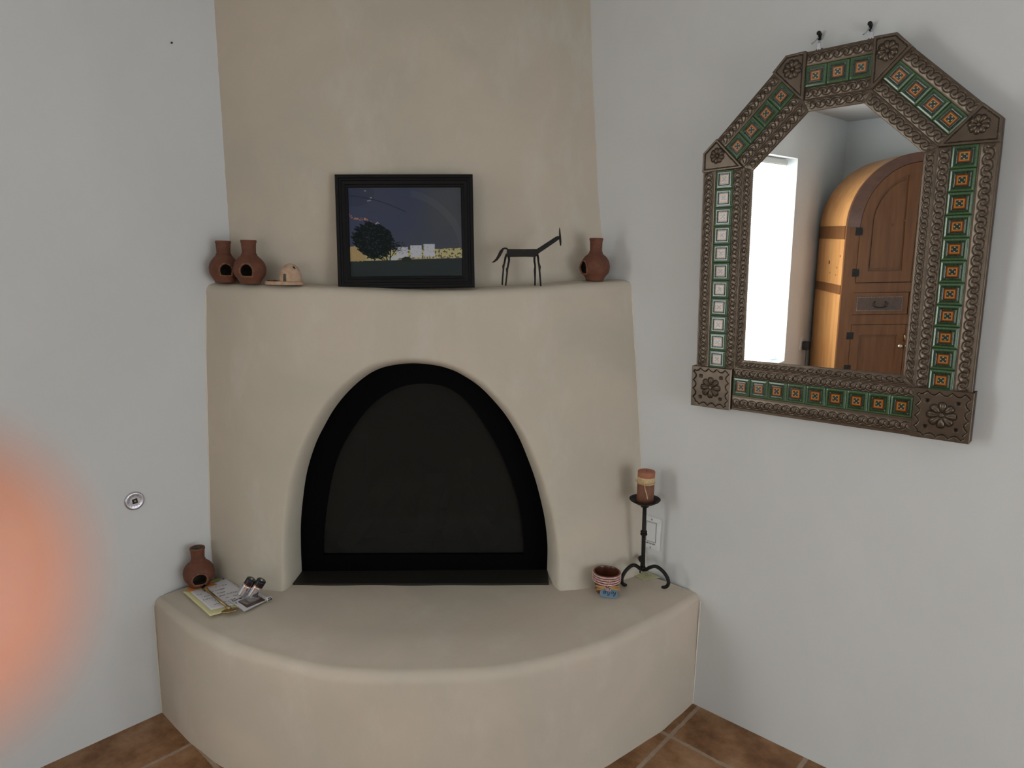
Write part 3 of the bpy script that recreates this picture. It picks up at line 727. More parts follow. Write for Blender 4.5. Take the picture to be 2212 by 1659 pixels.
    for a, b, c, d, n_, f0, f1 in segs:
        A_, B_, C_, D_ = [np.array(v, float) for v in (a, b, c, d)]
        def at(u, v): return lerp(lerp(A_, B_, u), lerp(D_, C_, u), v)
        patch('tin_strip', (at(0, 0), at(1, 0), at(1, f0), at(0, f0)), .002, 'rope', .032)
        patch('tin_strip', (at(0, f1), at(1, f1), at(1, 1), at(0, 1)), .000, 'rope', .006)
        fm = (f0 + f1) / 2; p0, p1 = at(0, fm), at(1, fm)
        if n_ == 4: L0 = .0537 * 4; mid = (p0 + p1) / 2; dr_ = (p1 - p0) / np.linalg.norm(p1 - p0); p0 = mid - dr_ * L0 / 2; p1 = mid + dr_ * L0 / 2
        wdt = np.linalg.norm(at(.5, f1) - at(.5, f0)); an = math.atan2((p1 - p0)[1], (p1 - p0)[0])
        pitch = np.linalg.norm(p1 - p0) / n_
        for k in range(n_):
            q = lerp(p0, p1, (k + .5) / n_)
            if proto is None:
                proto = MB().grid(TP, TC).build('tile', M['tile'], o); t_ = proto
            else:
                t_ = proto.copy(); SC.collection.objects.link(t_); t_.parent = o
            jr = random.uniform(-.012, .012)
            t_.location = (q[0], q[1], .0005 + random.uniform(-.0004, .0006)); t_.scale = (pitch / .0535, wdt / .0535, 1)
            t_.rotation_euler = (random.uniform(-.012, .012), random.uniform(-.012, .012), an + jr)
    # corner plates
    def flower(p2, c, R_, npet, ph=0):
        x, y = p2[0] - c[0], p2[1] - c[1]; r = math.hypot(x, y); a = math.atan2(y, x) + ph
        seg = 2 * PI / npet; da = (a % seg) - seg / 2; px_ = r * math.cos(da) - R_ * .62; py_ = r * math.sin(da)
        wv = .23 * R_ * (1 + .55 * px_ / (R_ * .4)); q = (px_ / (R_ * .40)) ** 2 + (py_ / max(wv, 1e-4)) ** 2
        h = 0; g = 0
        if q < 1: h = .0040 * math.sqrt(1 - q) - (.0016 if abs(py_) < R_ * .05 and npet == 8 else 0)
        elif q < 1.7: g = 1 - (q - 1) / .7
        if r < R_ * .16: h = .003; g = 0
        return h, g
    def square(cx_, cy_):
        h0 = .0605
        def f(p2):
            x, y = p2[0] - cx_, p2[1] - cy_; h, g = flower(p2, (cx_, cy_), .030, 8, PI / 8)
            m_ = h0 - max(abs(x), abs(y)); tt = (y if abs(x) > abs(y) else x)
            per = .0265; u = ((tt + h0) / per) % 1; arc = .004 + .0085 * math.sin(PI * u)
            if abs(m_ - arc) < .0013: g = max(g, .9); h -= .001
            if m_ < arc: h += .0015
            for sx in (-1, 1):
                for sy in (-1, 1):
                    dd = math.hypot(x - sx * .0325, y - sy * .0325)
                    if dd < .0052: h -= .002; g = max(g, 1 - dd / .007)
            return h + .002, g
        return f
    for cx_, cy_ in ((-.304, -.0925), (.300, -.0895)):
        h0 = .062; q = ((cx_ - h0, cy_ - h0), (cx_ + h0, cy_ - h0), (cx_ + h0, cy_ + h0), (cx_ - h0, cy_ + h0))
        patch('corner_plate', q, .009, square(cx_, cy_), .038)
    def wedge(q, c, R_):
        E = [np.array(v) for v in q]
        def f(p2):
            h, g = flower(p2, c, R_, 9)
            dmin = 9
            for i in range(4):
                a, b = E[i], E[(i + 1) % 4]; e = b - a; w = np.array(p2) - a; t = max(0, min(1, w.dot(e) / e.dot(e))); dmin = min(dmin, np.linalg.norm(w - t * e))
            if abs(dmin - .0065) < .0012: g = max(g, .55); h -= .0008
            if dmin < .0055: h += .0012
            return h + .001, g
        return f
    for sg in (-1, 1):
        q = [(sg * .2345, .5440), (sg * .356, .5410), (sg * .3555, .5935), (sg * .316, .6290)]
        patch('corner_plate', q, .009, wedge(q, (sg * .312, .583), .0205), .038)
        q = [(sg * .081, .6950), (sg * .164, .7785), (sg * .1305, .8140), (sg * .0800, .8155)]
        patch('corner_plate', q, .009, wedge(q, (sg * .112, .777), .0225), .038)
    # hangers on the top edge
    for u in (-.0515, .0715):
        hg = MB(); hg.tube([(u, .812, -.002), (u, .826, -.004), (u, .836, .0)], .0028, 8); hg.box((u, .822, -.002), (.010, .018, .004), bev=.0015)
        hg.build('hanging_clip', M['chrome'], o)
        MB().prism([(u - .013, .812), (u + .013, .812), (u + .006, .819), (u - .006, .819)], -.02, -.004).build('hanging_tab', M['tin_plain'], o)
mirror()
for i, (x, z, lb) in enumerate(((1.4545, 2.058, 'small metal hook in the wall over the mirror, the lower left one'), (1.577, 2.056, 'small metal hook in the wall over the mirror, the upper right one'))):
    h = empty('picture_hook', (x, 0, z), lb, 'hook', 'hooks holding up the mirror')
    MB().lathe([(.0035, 0), (.0035, .012), (.0055, .014), (.0055, .018), (.003, .020)], (0, 0, .006), 14, axis=(0, -1, 0)).build('nail_head', M['iron'], h)
    MB().box((0, -.008, .0), (.007, .010, .020), bev=.002).build('hook_block', M['iron'], h)
    MB().tube([(0, -.012, .0), (0, -.018, -.006), (.0, -.042, -.022), (0, -.060, -.030)], .0016, 8).build('hook_wire', M['chrome'], h)

# ------------------------------------------------------------------ stroke lettering
GL = {
 'a': [[(.5, .42), (.3, .5), (.08, .35), (.08, .12), (.28, 0), (.5, .15), (.5, .45), (.5, .1), (.65, 0)]],
 'b': [[(.05, .95), (.05, 0), (.35, 0), (.5, .22), (.35, .45), (.08, .4)]],
 'c': [[(.5, .42), (.28, .5), (.06, .28), (.2, 0), (.5, .06)]],
 'd': [[(.48, .95), (.48, .0)], [(.48, .4), (.2, .48), (.05, .2), (.22, 0), (.48, .1)]],
 'e': [[(.06, .25), (.48, .3), (.40, .5), (.16, .46), (.05, .2), (.2, 0), (.55, .1)]],
 'f': [[(.5, .85), (.3, .95), (.22, .7), (.22, 0)], [(.05, .48), (.45, .48)]],
 'g': [[(.5, .42), (.25, .5), (.06, .25), (.25, .02), (.5, .2), (.5, .48), (.48, -.3), (.2, -.4)]],
 'h': [[(.06, .95), (.06, 0)], [(.06, .3), (.3, .5), (.46, .35), (.48, 0)]],
 'i': [[(.1, .45), (.12, .05), (.25, 0)]], 'l': [[(.1, .95), (.1, .05), (.25, 0)]],
 'j': [[(.25, .45), (.28, -.25), (.1, -.42), (0, -.2), (.4, .05)]],
 'm': [[(.05, .48), (.05, 0), (.1, .35), (.28, .48), (.34, 0), (.4, .35), (.55, .48), (.62, 0)]],
 'n': [[(.05, .48), (.07, 0), (.1, .3), (.3, .5), (.44, .35), (.46, 0), (.6, .05)]],
 'o': [[(.3, .48), (.06, .28), (.18, 0), (.44, .1), (.46, .38), (.3, .48), (.65, .42)]],
 'p': [[(.05, .48), (.05, -.4)], [(.05, .35), (.35, .5), (.5, .25), (.3, 0), (.05, .08)]],
 'r': [[(.05, .48), (.06, 0), (.1, .3), (.3, .48), (.42, .42)]], 's': [[(.45, .44), (.2, .48), (.12, .32), (.42, .18), (.3, 0), (.05, .05)]],
 't': [[(.2, .85), (.2, .05), (.4, 0)], [(.02, .52), (.42, .52)]], 'u': [[(.05, .45), (.08, .05), (.3, 0), (.46, .2), (.46, .45), (.5, .03), (.6, 0)]],
 'w': [[(.05, .45), (.12, .02), (.3, .3), (.42, .02), (.6, .45)]], 'y': [[(.06, .45), (.1, .12), (.3, .06), (.5, .45), (.42, -.25), (.2, -.42), (.1, -.25), (.55, .05)]],
 'A': [[(0, 0), (.25, .9), (.5, 0)], [(.1, .35), (.42, .35)]], 'E': [[(.5, .9), (.05, .9), (.05, 0), (.5, 0)], [(.05, .48), (.4, .48)]],
 'F': [[(.5, .9), (.05, .9), (.05, 0)], [(.05, .48), (.4, .48)]], 'L': [[(.05, .9), (.05, 0), (.45, 0)]], 'V': [[(0, .9), (.25, 0), (.5, .9)]],
 'P': [[(.05, 0), (.05, .9), (.4, .85), (.42, .5), (.05, .45)]], 'T': [[(0, .9), (.55, .9)], [(.28, .9), (.28, 0)]], 'S': [[(.5, .8), (.2, .9), (.08, .65), (.45, .3), (.3, 0), (.02, .1)]],
 'I': [[(.1, .9), (.1, 0)]], 'x': [[(.05, .48), (.45, 0)], [(.45, .48), (.05, 0)]],
}
def writing(mb, text, org, ux, uy, size, th, slant=.15, adv=.72, gap=.4):
    org, ux, uy = Vector(org), Vector(ux).normalized(), Vector(uy).normalized(); nrm = ux.cross(uy); x = 0
    for ch in text:
        if ch == ' ': x += gap * size + .1 * size; continue
        for st in GL.get(ch, []):
            pts = [org + ux * (x + (p[0] + slant * p[1]) * size) + uy * p[1] * size for p in st]
            sm = [Vector(q) for q in cr([tuple(p) for p in pts], 3)] if len(pts) > 2 else pts
            mb.tube(sm, th, 5, flatdir=tuple(nrm), flat=.3)
        x += adv * size * (1.25 if ch in 'mw' else .55 if ch in 'il' else 1)
    return mb

# ------------------------------------------------------------------ papers, key and batteries on the bench
HZ = .4125
def sheet(name, pts, z, m, label, cat='paper', th=.0006, curl=None):
    nn_ = 14; P_ = []
    a, b, c, d = [np.array(p) for p in pts]
    for j in range(nn_ + 1):
        row = []
        for i in range(nn_ + 1):
            u, v = i / nn_, j / nn_; p = lerp(lerp(a, b, u), lerp(d, c, u), v); dz = curl(u, v) if curl else 0; row.append(Vector((p[0], p[1], z + dz)))
        P_.append(row)
    o = MB().grid(P_).build(name, m); sd = o.modifiers.new('thick', 'SOLIDIFY'); sd.thickness = th
    if label: tag(o, label, cat)
    return o
sheet('yellow_note_pad', [(.050, -1.167), (.259, -1.174), (.283, -1.062), (.056, -1.050)], HZ + .0020, M['paper_y'], 'yellow lined sheet lying lowest under the white handwritten note', th=.0015)
wn = sheet('handwritten_note', [(.068, -1.153), (.230, -1.158), (.268, -1.040), (.050, -1.029)], HZ + .0036, M['paper'], 'white handwritten note on the hearth bench under the brass key', curl=lambda u, v: .003 * max(0, v - .7) * u)
ux = Vector((.20, .98, 0)); uy = Vector((-.98, .16, 0)); wr = MB()
zz = HZ + .0050
for t, x, y in (('F L V A', .106, -1.086), ('Put   d to install', .116, -1.150), ('the     Since', .142, -1.139), ('battery  your batteries', .160, -1.150), ('To     an   lower', .189, -1.128), ('when ar', .210, -1.138)):
    writing(wr, t, (x, y, zz), ux, uy, .0085, .00042, adv=.62)
for q in range(3): wr.tube([(.060 + q * .002, -1.046, zz), (.064 + q * .002, -1.040, zz)], .0008, 5)
w_ = wr.build('handwriting', M['ink'], wn)
sheet('orange_card', [(.034, -1.149), (.071, -1.158), (.088, -1.0735), (.056, -1.0860)], HZ + .0048, M['paper_o'], 'orange paper strip lying across the top of the note, beside the chiminea', curl=lambda u, v: .002 * math.sin(u * 3))
sheet('olive_slip', [(.040, -1.092), (.064, -1.083), (.072, -1.058), (.052, -1.048)], HZ + .0062, M['paper_g'], 'small olive green slip sticking out behind the orange strip', curl=lambda u, v: .002 * u * v)

kw = empty('gas_valve_key', (.160, -1.120, HZ + .0095), 'brass gas valve key with oval handle lying across the handwritten note', 'key')
a = Vector((-.058, .001, .0035)); b = Vector((.105, -.002, .001))
dr_ = (b - a).normalized()
MB().tube([a, b], .0041, 12).build('shaft', M['brass'], kw)
Rk = Matrix.Rotation(.45, 3, 'X')
sk = MB(); sk.box(a + dr_ * -.006, (.025, .0140, .0140), Rk, bev=.0012); sk.build('socket', M['brass'], kw)
MB().box(a + dr_ * -.0178, (.0012, .0085, .0085), Rk).build('socket_hole', M['dark'], kw)
cl = MB(); cl.lathe([(.0035, -.006), (.0058, -.004), (.0058, .004), (.0035, .006)], b, 20, axis=dr_); cl.lathe([(.001, -.006), (.0045, -.0045), (.006, 0), (.0045, .0045), (.001, .006)], b + dr_ * .008 + Vector((0, 0, .001)), 20); cl.build('collar', M['brass'], kw)
ov = MB(); rows = []; ax = Vector((.53, .85, .10)).normalized(); bx = Vector((.85, -.53, .12)).normalized(); cxn = ax.cross(bx).normalized(); ctr = b + Vector((.020, -.003, -.001))
for sc, h in ((.01, .0012), (.80, .0014), (.93, .0024), (1, .001), (1, -.001), (.93, -.0024), (.80, -.0014), (.01, -.0012)):
    rows.append([ctr + ax * (.0245 * sc * math.cos(t)) + bx * (.0145 * sc * math.sin(t)) + cxn * h for t in np.linspace(0, 2 * PI, 41)])
ov.grid(rows).build('oval_handle', M['brass'], kw)

# blister pack card and batteries
cdE = empty('battery_card', (.255, -1.052, HZ + .002), 'white and dark red cardboard battery card lying on the bench at the batteries', 'packaging')
cc = Vector((.255, -1.052, 0))
def cp(x, y, z=0): return Vector((x, y, 0)) - cc + ZV * z
crd = MB().prism([tuple(cp(*p)[:2]) for p in ((.215, -1.0985), (.316, -1.097), (.300, -1.008), (.200, -1.012))], 0.0045, .0058).build('card', M['paper'], cdE)
MB().prism([tuple(cp(*p)[:2]) for p in ((.247, -1.083), (.3034, -1.082), (.2985, -1.020), (.243, -1.022))], .0058, .0062).build('red_print', M['ink_red'], cdE)
MB().prism([tuple(cp(*p)[:2]) for p in ((.249, -1.080), (.287, -1.074), (.282, -1.030), (.246, -1.030))], .0062, .0065).build('photo_print', M['print_grey'], cdE)
ct = MB(); ud = Vector((-.17, .98, 0)); uu = Vector((-.98, -.17, 0))
writing(ct, 'The', cp(.229, -1.0945, .0068), ud, uu, .0085, .0006, 0, .62); writing(ct, 'Energy', cp(.239, -1.0925, .0068), ud, uu, .0080, .0009, 0, .60)
for q in range(4): ct.tube([cp(.248 + q * .003, -1.094, .0062), cp(.247 + q * .003, -1.0875, .0062)], .0003, 4)
ct.build('lettering', M['ink'], cdE)
cu = MB(); rows = []
for k in range(9):
    t = k / 8 * 3.6; rows.append([cp(.300 + .010 + .006 * math.sin(t), y_, .0068 + .006 - .006 * math.cos(t)) for y_ in (-1.024, -1.016, -1.008)])
o_ = cu.grid(rows).build('curled_corner', M['paper'], cdE); sd = o_.modifiers.new('t', 'SOLIDIFY'); sd.thickness = .0006
cx_ = MB(); cx_.tube([cp(.318, -1.022, .0125), cp(.321, -1.015, .0135), cp(.318, -1.010, .0125)], .0016, 6); cx_.tube([cp(.3165, -1.022, .0175), cp(.317, -1.013, .0180)], .0013, 6); cx_.tube([cp(.3165, -1.013, .0180), cp(.318, -1.010, .0125)], .0011, 6); cx_.build('corner_print', M['dark'], cdE)
tilt = (ZV * .84 + RGT * .53 + Vector((-.05, .05, 0))).normalized()
for i, (P0, lb) in enumerate(((Vector((.2315, -1.062, HZ + .0165)), 'silver battery with black top, the left one leaning in its clear tray'), (Vector((.2605, -1.0445, HZ + .0165)), 'silver battery with black top, the right one with its end facing out'))):
    bt = empty('battery', tuple(P0), lb, 'battery', 'two batteries leaning on the hearth bench')
    r = .0148
    MB().lathe([(r * .6, 0), (r * .6, .0001), (r * .96, .0004), (r * .97, .0006), (r, .0018), (r, .0022), (r, .012), (r, .025), (r, .036), (r, .0385)], (0, 0, 0), 40, axis=tilt).build('silver_sleeve', M['silver'], bt)
    MB().lathe([(r * 1.002, .0385), (r * 1.006, .039), (r * 1.006, .0415), (r * 1.002, .042)], (0, 0, 0), 40, axis=tilt, cap=False).build('copper_band', M['copper'], bt)
    MB().lathe([(r, .042), (r * 1.003, .0425), (r * 1.003, .044), (r * 1.003, .056), (r * 1.003, .058), (r * .93, .0595), (r * .55, .0598)], (0, 0, 0), 40, axis=tilt).build('black_top', M['bblack'], bt)
    MB().lathe([(r * .32, .0595), (r * .30, .0615), (r * .1, .0617)], (0, 0, 0), 24, axis=tilt).build('terminal', M['chrome'], bt)
# clear tray holding them
ty = empty('blister_tray', (.250, -1.054, HZ + .006), 'clear plastic blister tray around the lower half of the two batteries', 'packaging')
o0 = Vector((.2475, -1.0535, HZ + .0150)) - Vector((.250, -1.054, HZ + .006)); sx = Vector((.0280, .0150, 0)).normalized(); sx = (sx - tilt * sx.dot(tilt)).normalized(); sy = tilt.cross(sx).normalized()
def rr(w, h, r, n=8):
    out = []
    for qx, qy, a0 in ((1, 1, 0), (-1, 1, PI / 2), (-1, -1, PI), (1, -1, 1.5 * PI)):
        for k in range(n): a = a0 + k / (n - 1) * PI / 2; out.append((qx * (w - r) + r * math.cos(a), qy * (h - r) + r * math.sin(a)))
    return out + [out[0]]
rows = []
for w, h, q, r in ((.0315, .0152, -.001, .011), (.0335, .0168, .000, .013), (.0338, .0170, .012, .014), (.0342, .0174, .022, .014), (.040, .0220, .0226, .015)):
    rows.append([o0 + sx * x + sy * y + tilt * q for x, y in rr(w, h, r)])
t_ = MB().grid(rows).build('tray_shell', M['plastic'], ty)

# ------------------------------------------------------------------ striped bowl with tag
BP = Vector((1.0141, -.2219, .4115)); bo = empty('clay_bowl', tuple(BP), 'brown clay bowl with pink stripes, raffia bow and blue enjoy tag on the bench', 'bowl')
mb = MB(); mb.lathe([(.001, 0), (.031, 0), (.034, .003), (.036, .018), (.038, .028), (.0435, .036), (.0447, .042), (.0448, .066), (.0435, .069), (.0395, .069)], n=64, cap=False); mb.build('bowl_shell', M['bowl_out'], bo)
MB().lathe([(.0395, .069), (.0385, .066), (.0365, .040), (.029, .016), (.012, .010), (.0005, .010)], n=64, cap=False).build('glazed_inside', M['bowl_in'], bo)
for z in (.0655, .0578, .0500, .0422): MB().lathe([(.0440, -.0024), (.0460, -.0018), (.0466, 0), (.0460, .0018), (.0440, .0024)] if z > 0 else [], (0, 0, z), 64, cap=False).build('pink_stripe', M['pink'], bo)
fa = camang(BP) + .10; fd = Vector((math.cos(fa), math.sin(fa), 0)); fr_ = Vector((-math.sin(fa), math.cos(fa), 0))
rb = MB()
for i in range(46):
    sgn = -1 if i % 2 else 1; sp = random.uniform(-.55, .35); ln = random.uniform(.030, .040); st = fd * .040 + ZV * .034
    e = st + fr_ * sgn * ln + ZV * (sp * .022) + fd * random.uniform(.000, .007); mid = st.lerp(e, .5) + ZV * random.uniform(-.002, .003) + fd * .003
    rb.tube([st + ZV * random.uniform(-.003, .003), mid, e], [.0009, .0011, .0008], 5)
rb.build('raffia_bow', M['straw'], bo)
MB().lathe([(.0345, -.002), (.0362, 0), (.0345, .002)], (0, 0, .0335), 48, cap=False).build('raffia_string', M['straw'], bo)
MB().tube([fd * .0475 + fr_ * .006 + ZV * .062, fd * .048 + fr_ * .003 + ZV * .050, fd * .046 + fr_ * -.002 + ZV * .036], .0004, 5).build('hanging_thread', M['cream'], bo)
# the plaque hangs a little tilted out from the bowl
tn = (fd * .93 + ZV * .36).normalized(); tr_ = (fr_ + ZV * -.02).normalized(); tu = tn.cross(tr_).normalized(); to = fd * .0455 + ZV * .0145 + fr_ * .0045
tg_ = [(-.028, -.004), (-.0245, -.0085), (-.008, -.0125), (.012, -.0135), (.0265, -.0115), (.0275, -.008), (.0275, .010), (.018, .018), (.006, .024), (-.010, .023), (-.020, .016), (-.028, .006)]
pl = MB().prism(tg_, -.0015, .0015, lambda v: to + tr_ * v.x + tu * v.y + tn * v.z).build('blue_tag', M['tagblue'], bo)
tx = MB(); writing(tx, 'enjoy', to + tr_ * -.0195 + tu * -.0005 + tn * .0018, tr_, tu, .0155, .00085, .12, .53); tx.build('tag_lettering', M['taginkb'], pl)
qo = to + tu * .0165 + tr_ * -.0035 + tn * .0035
MB().prism([(-.0135, .001), (.000, .0105), (.0125, .004), (.0075, -.0085), (-.0085, -.0045)], -.001, .001, lambda v: qo + tr_ * v.x + tu * v.y + tn * v.z).build('cloth_patch', M['brownpatch'], bo)
st = MB()
for (xa, ya, xb, yb, w) in ((-.012, .0015, -.004, .0065, .0013), (-.010, -.003, -.005, .001, .0011), (.000, .0095, .009, .0040, .0019), (.002, .0055, .0095, .001, .0016), (.0115, .003, .006, -.0085, .0010)):
    st.tube([qo + tr_ * xa + tu * ya + tn * .0012, qo + tr_ * xb + tu * yb + tn * .0012], w, 6, flatdir=tuple(tn), flat=.3)
st.build('patch_stripes', M['cream'], bo)
MB().lathe([(.0062, 0), (.0062, .0016), (.0045, .0024), (.001, .002)], qo + tr_ * -.001 + tu * -.0035 + tn * .001, 24, axis=tn).build('button', M['mauve'], bo)

# ------------------------------------------------------------------ candlestick, candle, note, switch
cs = empty('candlestick', (1.066, -.084, .4125), 'black wrought iron candlestick with three curled feet and a small dish', 'candlestick')
lean = (ZV + RGT * -.022).normalized()
for fx, fy in ((1.040, -.157), (1.148, -.077), (1.021, -.030)):
    dv = (Vector((fx, fy, 0)) - Vector((1.066, -.084, 0))); L_ = dv.length; dv.normalize()
    pr = [(.004, .046), (.012, .049), (.024, .060), (.040, .0685), (.055, .066), (.073, .054), (.085, .036), (.086, .020), (.078, .008), (.066, .0035)]
    pts = [dv * (r * L_ / .077) + ZV * z for r, z in cr(pr, 4)]
    MB().tube(pts, [.0060] * (len(pts) - 3) + [.0058, .0052, .0040], 10).build('leg', M['iron'], cs)
MB().tube([ZV * .040, ZV * .050 + lean * .0, lean * .160, lean * .275], [.0072, .0070, .0066, .0066], 12).build('stem', M['iron'], cs)
for z, r in ((.052, .0105), (.060, .0085), (.170, .0120), (.178, .0115)):
    MB().lathe([(.005, -.004), (r * .9, -.003), (r, 0), (r * .9, .003), (.005, .004)], lean * z, 24, axis=lean).build('collar', M['iron'], cs)
MB().lathe([(.003, .262), (.013, .265), (.015, .272), (.030, .277), (.047, .287), (.0505, .291), (.0505, .2925), (.045, .290), (.028, .281), (.002, .279)], (0, 0, 0), 48, axis=lean, cap=False).build('dish', M['iron'], cs)
cb = Vector((1.066, -.084, .4125)) + lean * .2815
ca = empty('candle', tuple(cb), 'brown pillar candle with a cream raffia band on the iron dish', 'candle')
MB().lathe([(.0265, 0), (.0275, .002), (.0275, .088), (.0265, .088)], n=48).build('wax_body', M['candle'], ca)
MB().lathe([(.0275, .0875), (.0282, .089), (.0282, .104), (.0270, .106), (.018, .106), (.016, .104), (.001, .1035)], n=48, cap=False).build('wax_top', M['candle_top'], ca)
MB().tube([(0, 0, .103), (0, .0005, .110)], .0008, 6).build('wick', M['dark'], ca)
MB().lathe([(.0278, .064), (.0288, .065), (.0286, .086), (.0278, .0875)], n=48, cap=False).build('paper_band', M['raffia'], ca)
fa = camang(cb); 
def cyl(a, r, z): return Vector((r * math.cos(fa + a), r * math.sin(fa + a), z))
MB().tube([cyl(a, .0293, .069 + .002 * math.sin(a * 2)) for a in np.linspace(-PI, PI, 40)], .0011, 6).build('raffia_tie', M['straw'], ca)
lp = MB(); lp.tube([cyl(a, .031 + r, z) for a, r, z in ((-.1, 0, .070), (-.5, .003, .079), (-.9, .004, .082), (-1.25, .005, .079), (-1.5, .003, .073), (-1.3, .002, .070))], .0010, 6)
lp.tube([cyl(-.15, .030, .069), cyl(-.05, .033, .055), cyl(.12, .035, .038), cyl(.22, .036, .022)], [.0015, .0022, .0026, .0030], 6, flat=.5); lp.build('raffia_tail', M['raffia'], ca)
nt_ = sheet('sticky_note', [(.990, -.062), (1.066, -.0745), (1.097, -.010), (1.026, -.004)], HZ + .0012, M['stickynote'], 'pale yellow scribbled note lying under the iron candlestick')
nw = MB()
for t, x, y in (('Turn on', 1.018, -.034), ('to the', 1.032, -.040), ('lower', 1.052, -.040)): writing(nw, t, (x, y, HZ + .0028), (.72, .69, 0), (-.69, .72, 0), .0072, .0004, adv=.7)
nw.build('handwriting', M['ink'], nt_)
sw = empty('light_switch', (1.0455, 0, .5575), 'white rocker switch plate on the wall behind the candlestick', 'switch')
MB().box((0, -.003, 0), (.071, .006, .116), bev=.003).build('plate', M['white_plastic'], sw)
MB().box((0, -.0075, .004), (.033, .005, .066), bev=.0015).build('rocker', M['white_plastic'], sw)
fr = MB()
for x in (-.0185, .0185): fr.box((x, -.0062, .004), (.0012, .001, .070))
for z in (-.031, .039): fr.box((0, -.0062, z), (.037, .001, .0012))
fr.build('rocker_gap', M['print_grey'], sw)
for z in (.048, -.052): MB().lathe([(.003, 0), (.003, .001), (.001, .0016)], (0, -.006, z), 14, axis=(0, -1, 0)).build('screw', M['chrome'], sw)
swt = MB(); writing(swt, 'wall to dim', (-.022, -.0066, -.0405), (1, 0, 0), (0, 0, 1), .0062, .00055, adv=.68); swt.build('handwritten_caption', M['ink'], sw)

# ------------------------------------------------------------------ gas valve cover and nail on the left wall
va = empty('gas_valve_cover', (0, -1.268, .728), 'round chrome gas valve cover with square keyhole on the left wall', 'valve cover')
MB().lathe([(.0285, 0), (.0285, .003), (.027, .0058), (.0245, .007), (.021, .0062), (.0085, .0058)], n=56, axis=(1, 0, 0), cap=False).build('cover_ring', M['chrome'], va)
Rv = Matrix.Rotation(.12, 3, 'X')
fcv = MB()
for k in range(4):
    fcv.add([Rv @ Vector((.0060, math.cos(a) * r, math.sin(a) * r)) for a, r in [(PI / 4 + k * PI / 2, .0098), (PI / 4 + (k + 1) * PI / 2, .0098)] + [(PI / 4 + k * PI / 2 + t * PI / 2, .0215) for t in (1, .8, .6, .4, .2, 0)]], [tuple(range(8))])
fcv.build('cover_face', M['chrome'], va)
MB().box((.0025, 0, 0), (.0076, .0150, .0150), Rv).build('keyhole', M['dark'], va)
MB().lathe([(.0032, 0), (.0032, .003), (.002, .0035)], (.0055, 0, 0), 16, axis=(1, 0, 0)).build('valve_stem', M['brass'], va)
em = MB()
for k in range(14):
    a = k / 14 * 2 * PI; em.tube([(.0066, math.cos(a) * .0155, math.sin(a) * .0155), (.0066, math.cos(a + .12) * .0185, math.sin(a + .12) * .0185)], .0006, 5)
em.build('embossing', M['chrome'], va)
tag(MB().lathe([(.0012, 0), (.0012, .006), (.0028, .0065), (.0024, .0078)], (-.0005, -1.071, 2.061), 12, axis=(1, -.1, .1)).build('wall_nail', M['iron']), 'tiny dark nail high on the left wall beside the chimney', 'nail')

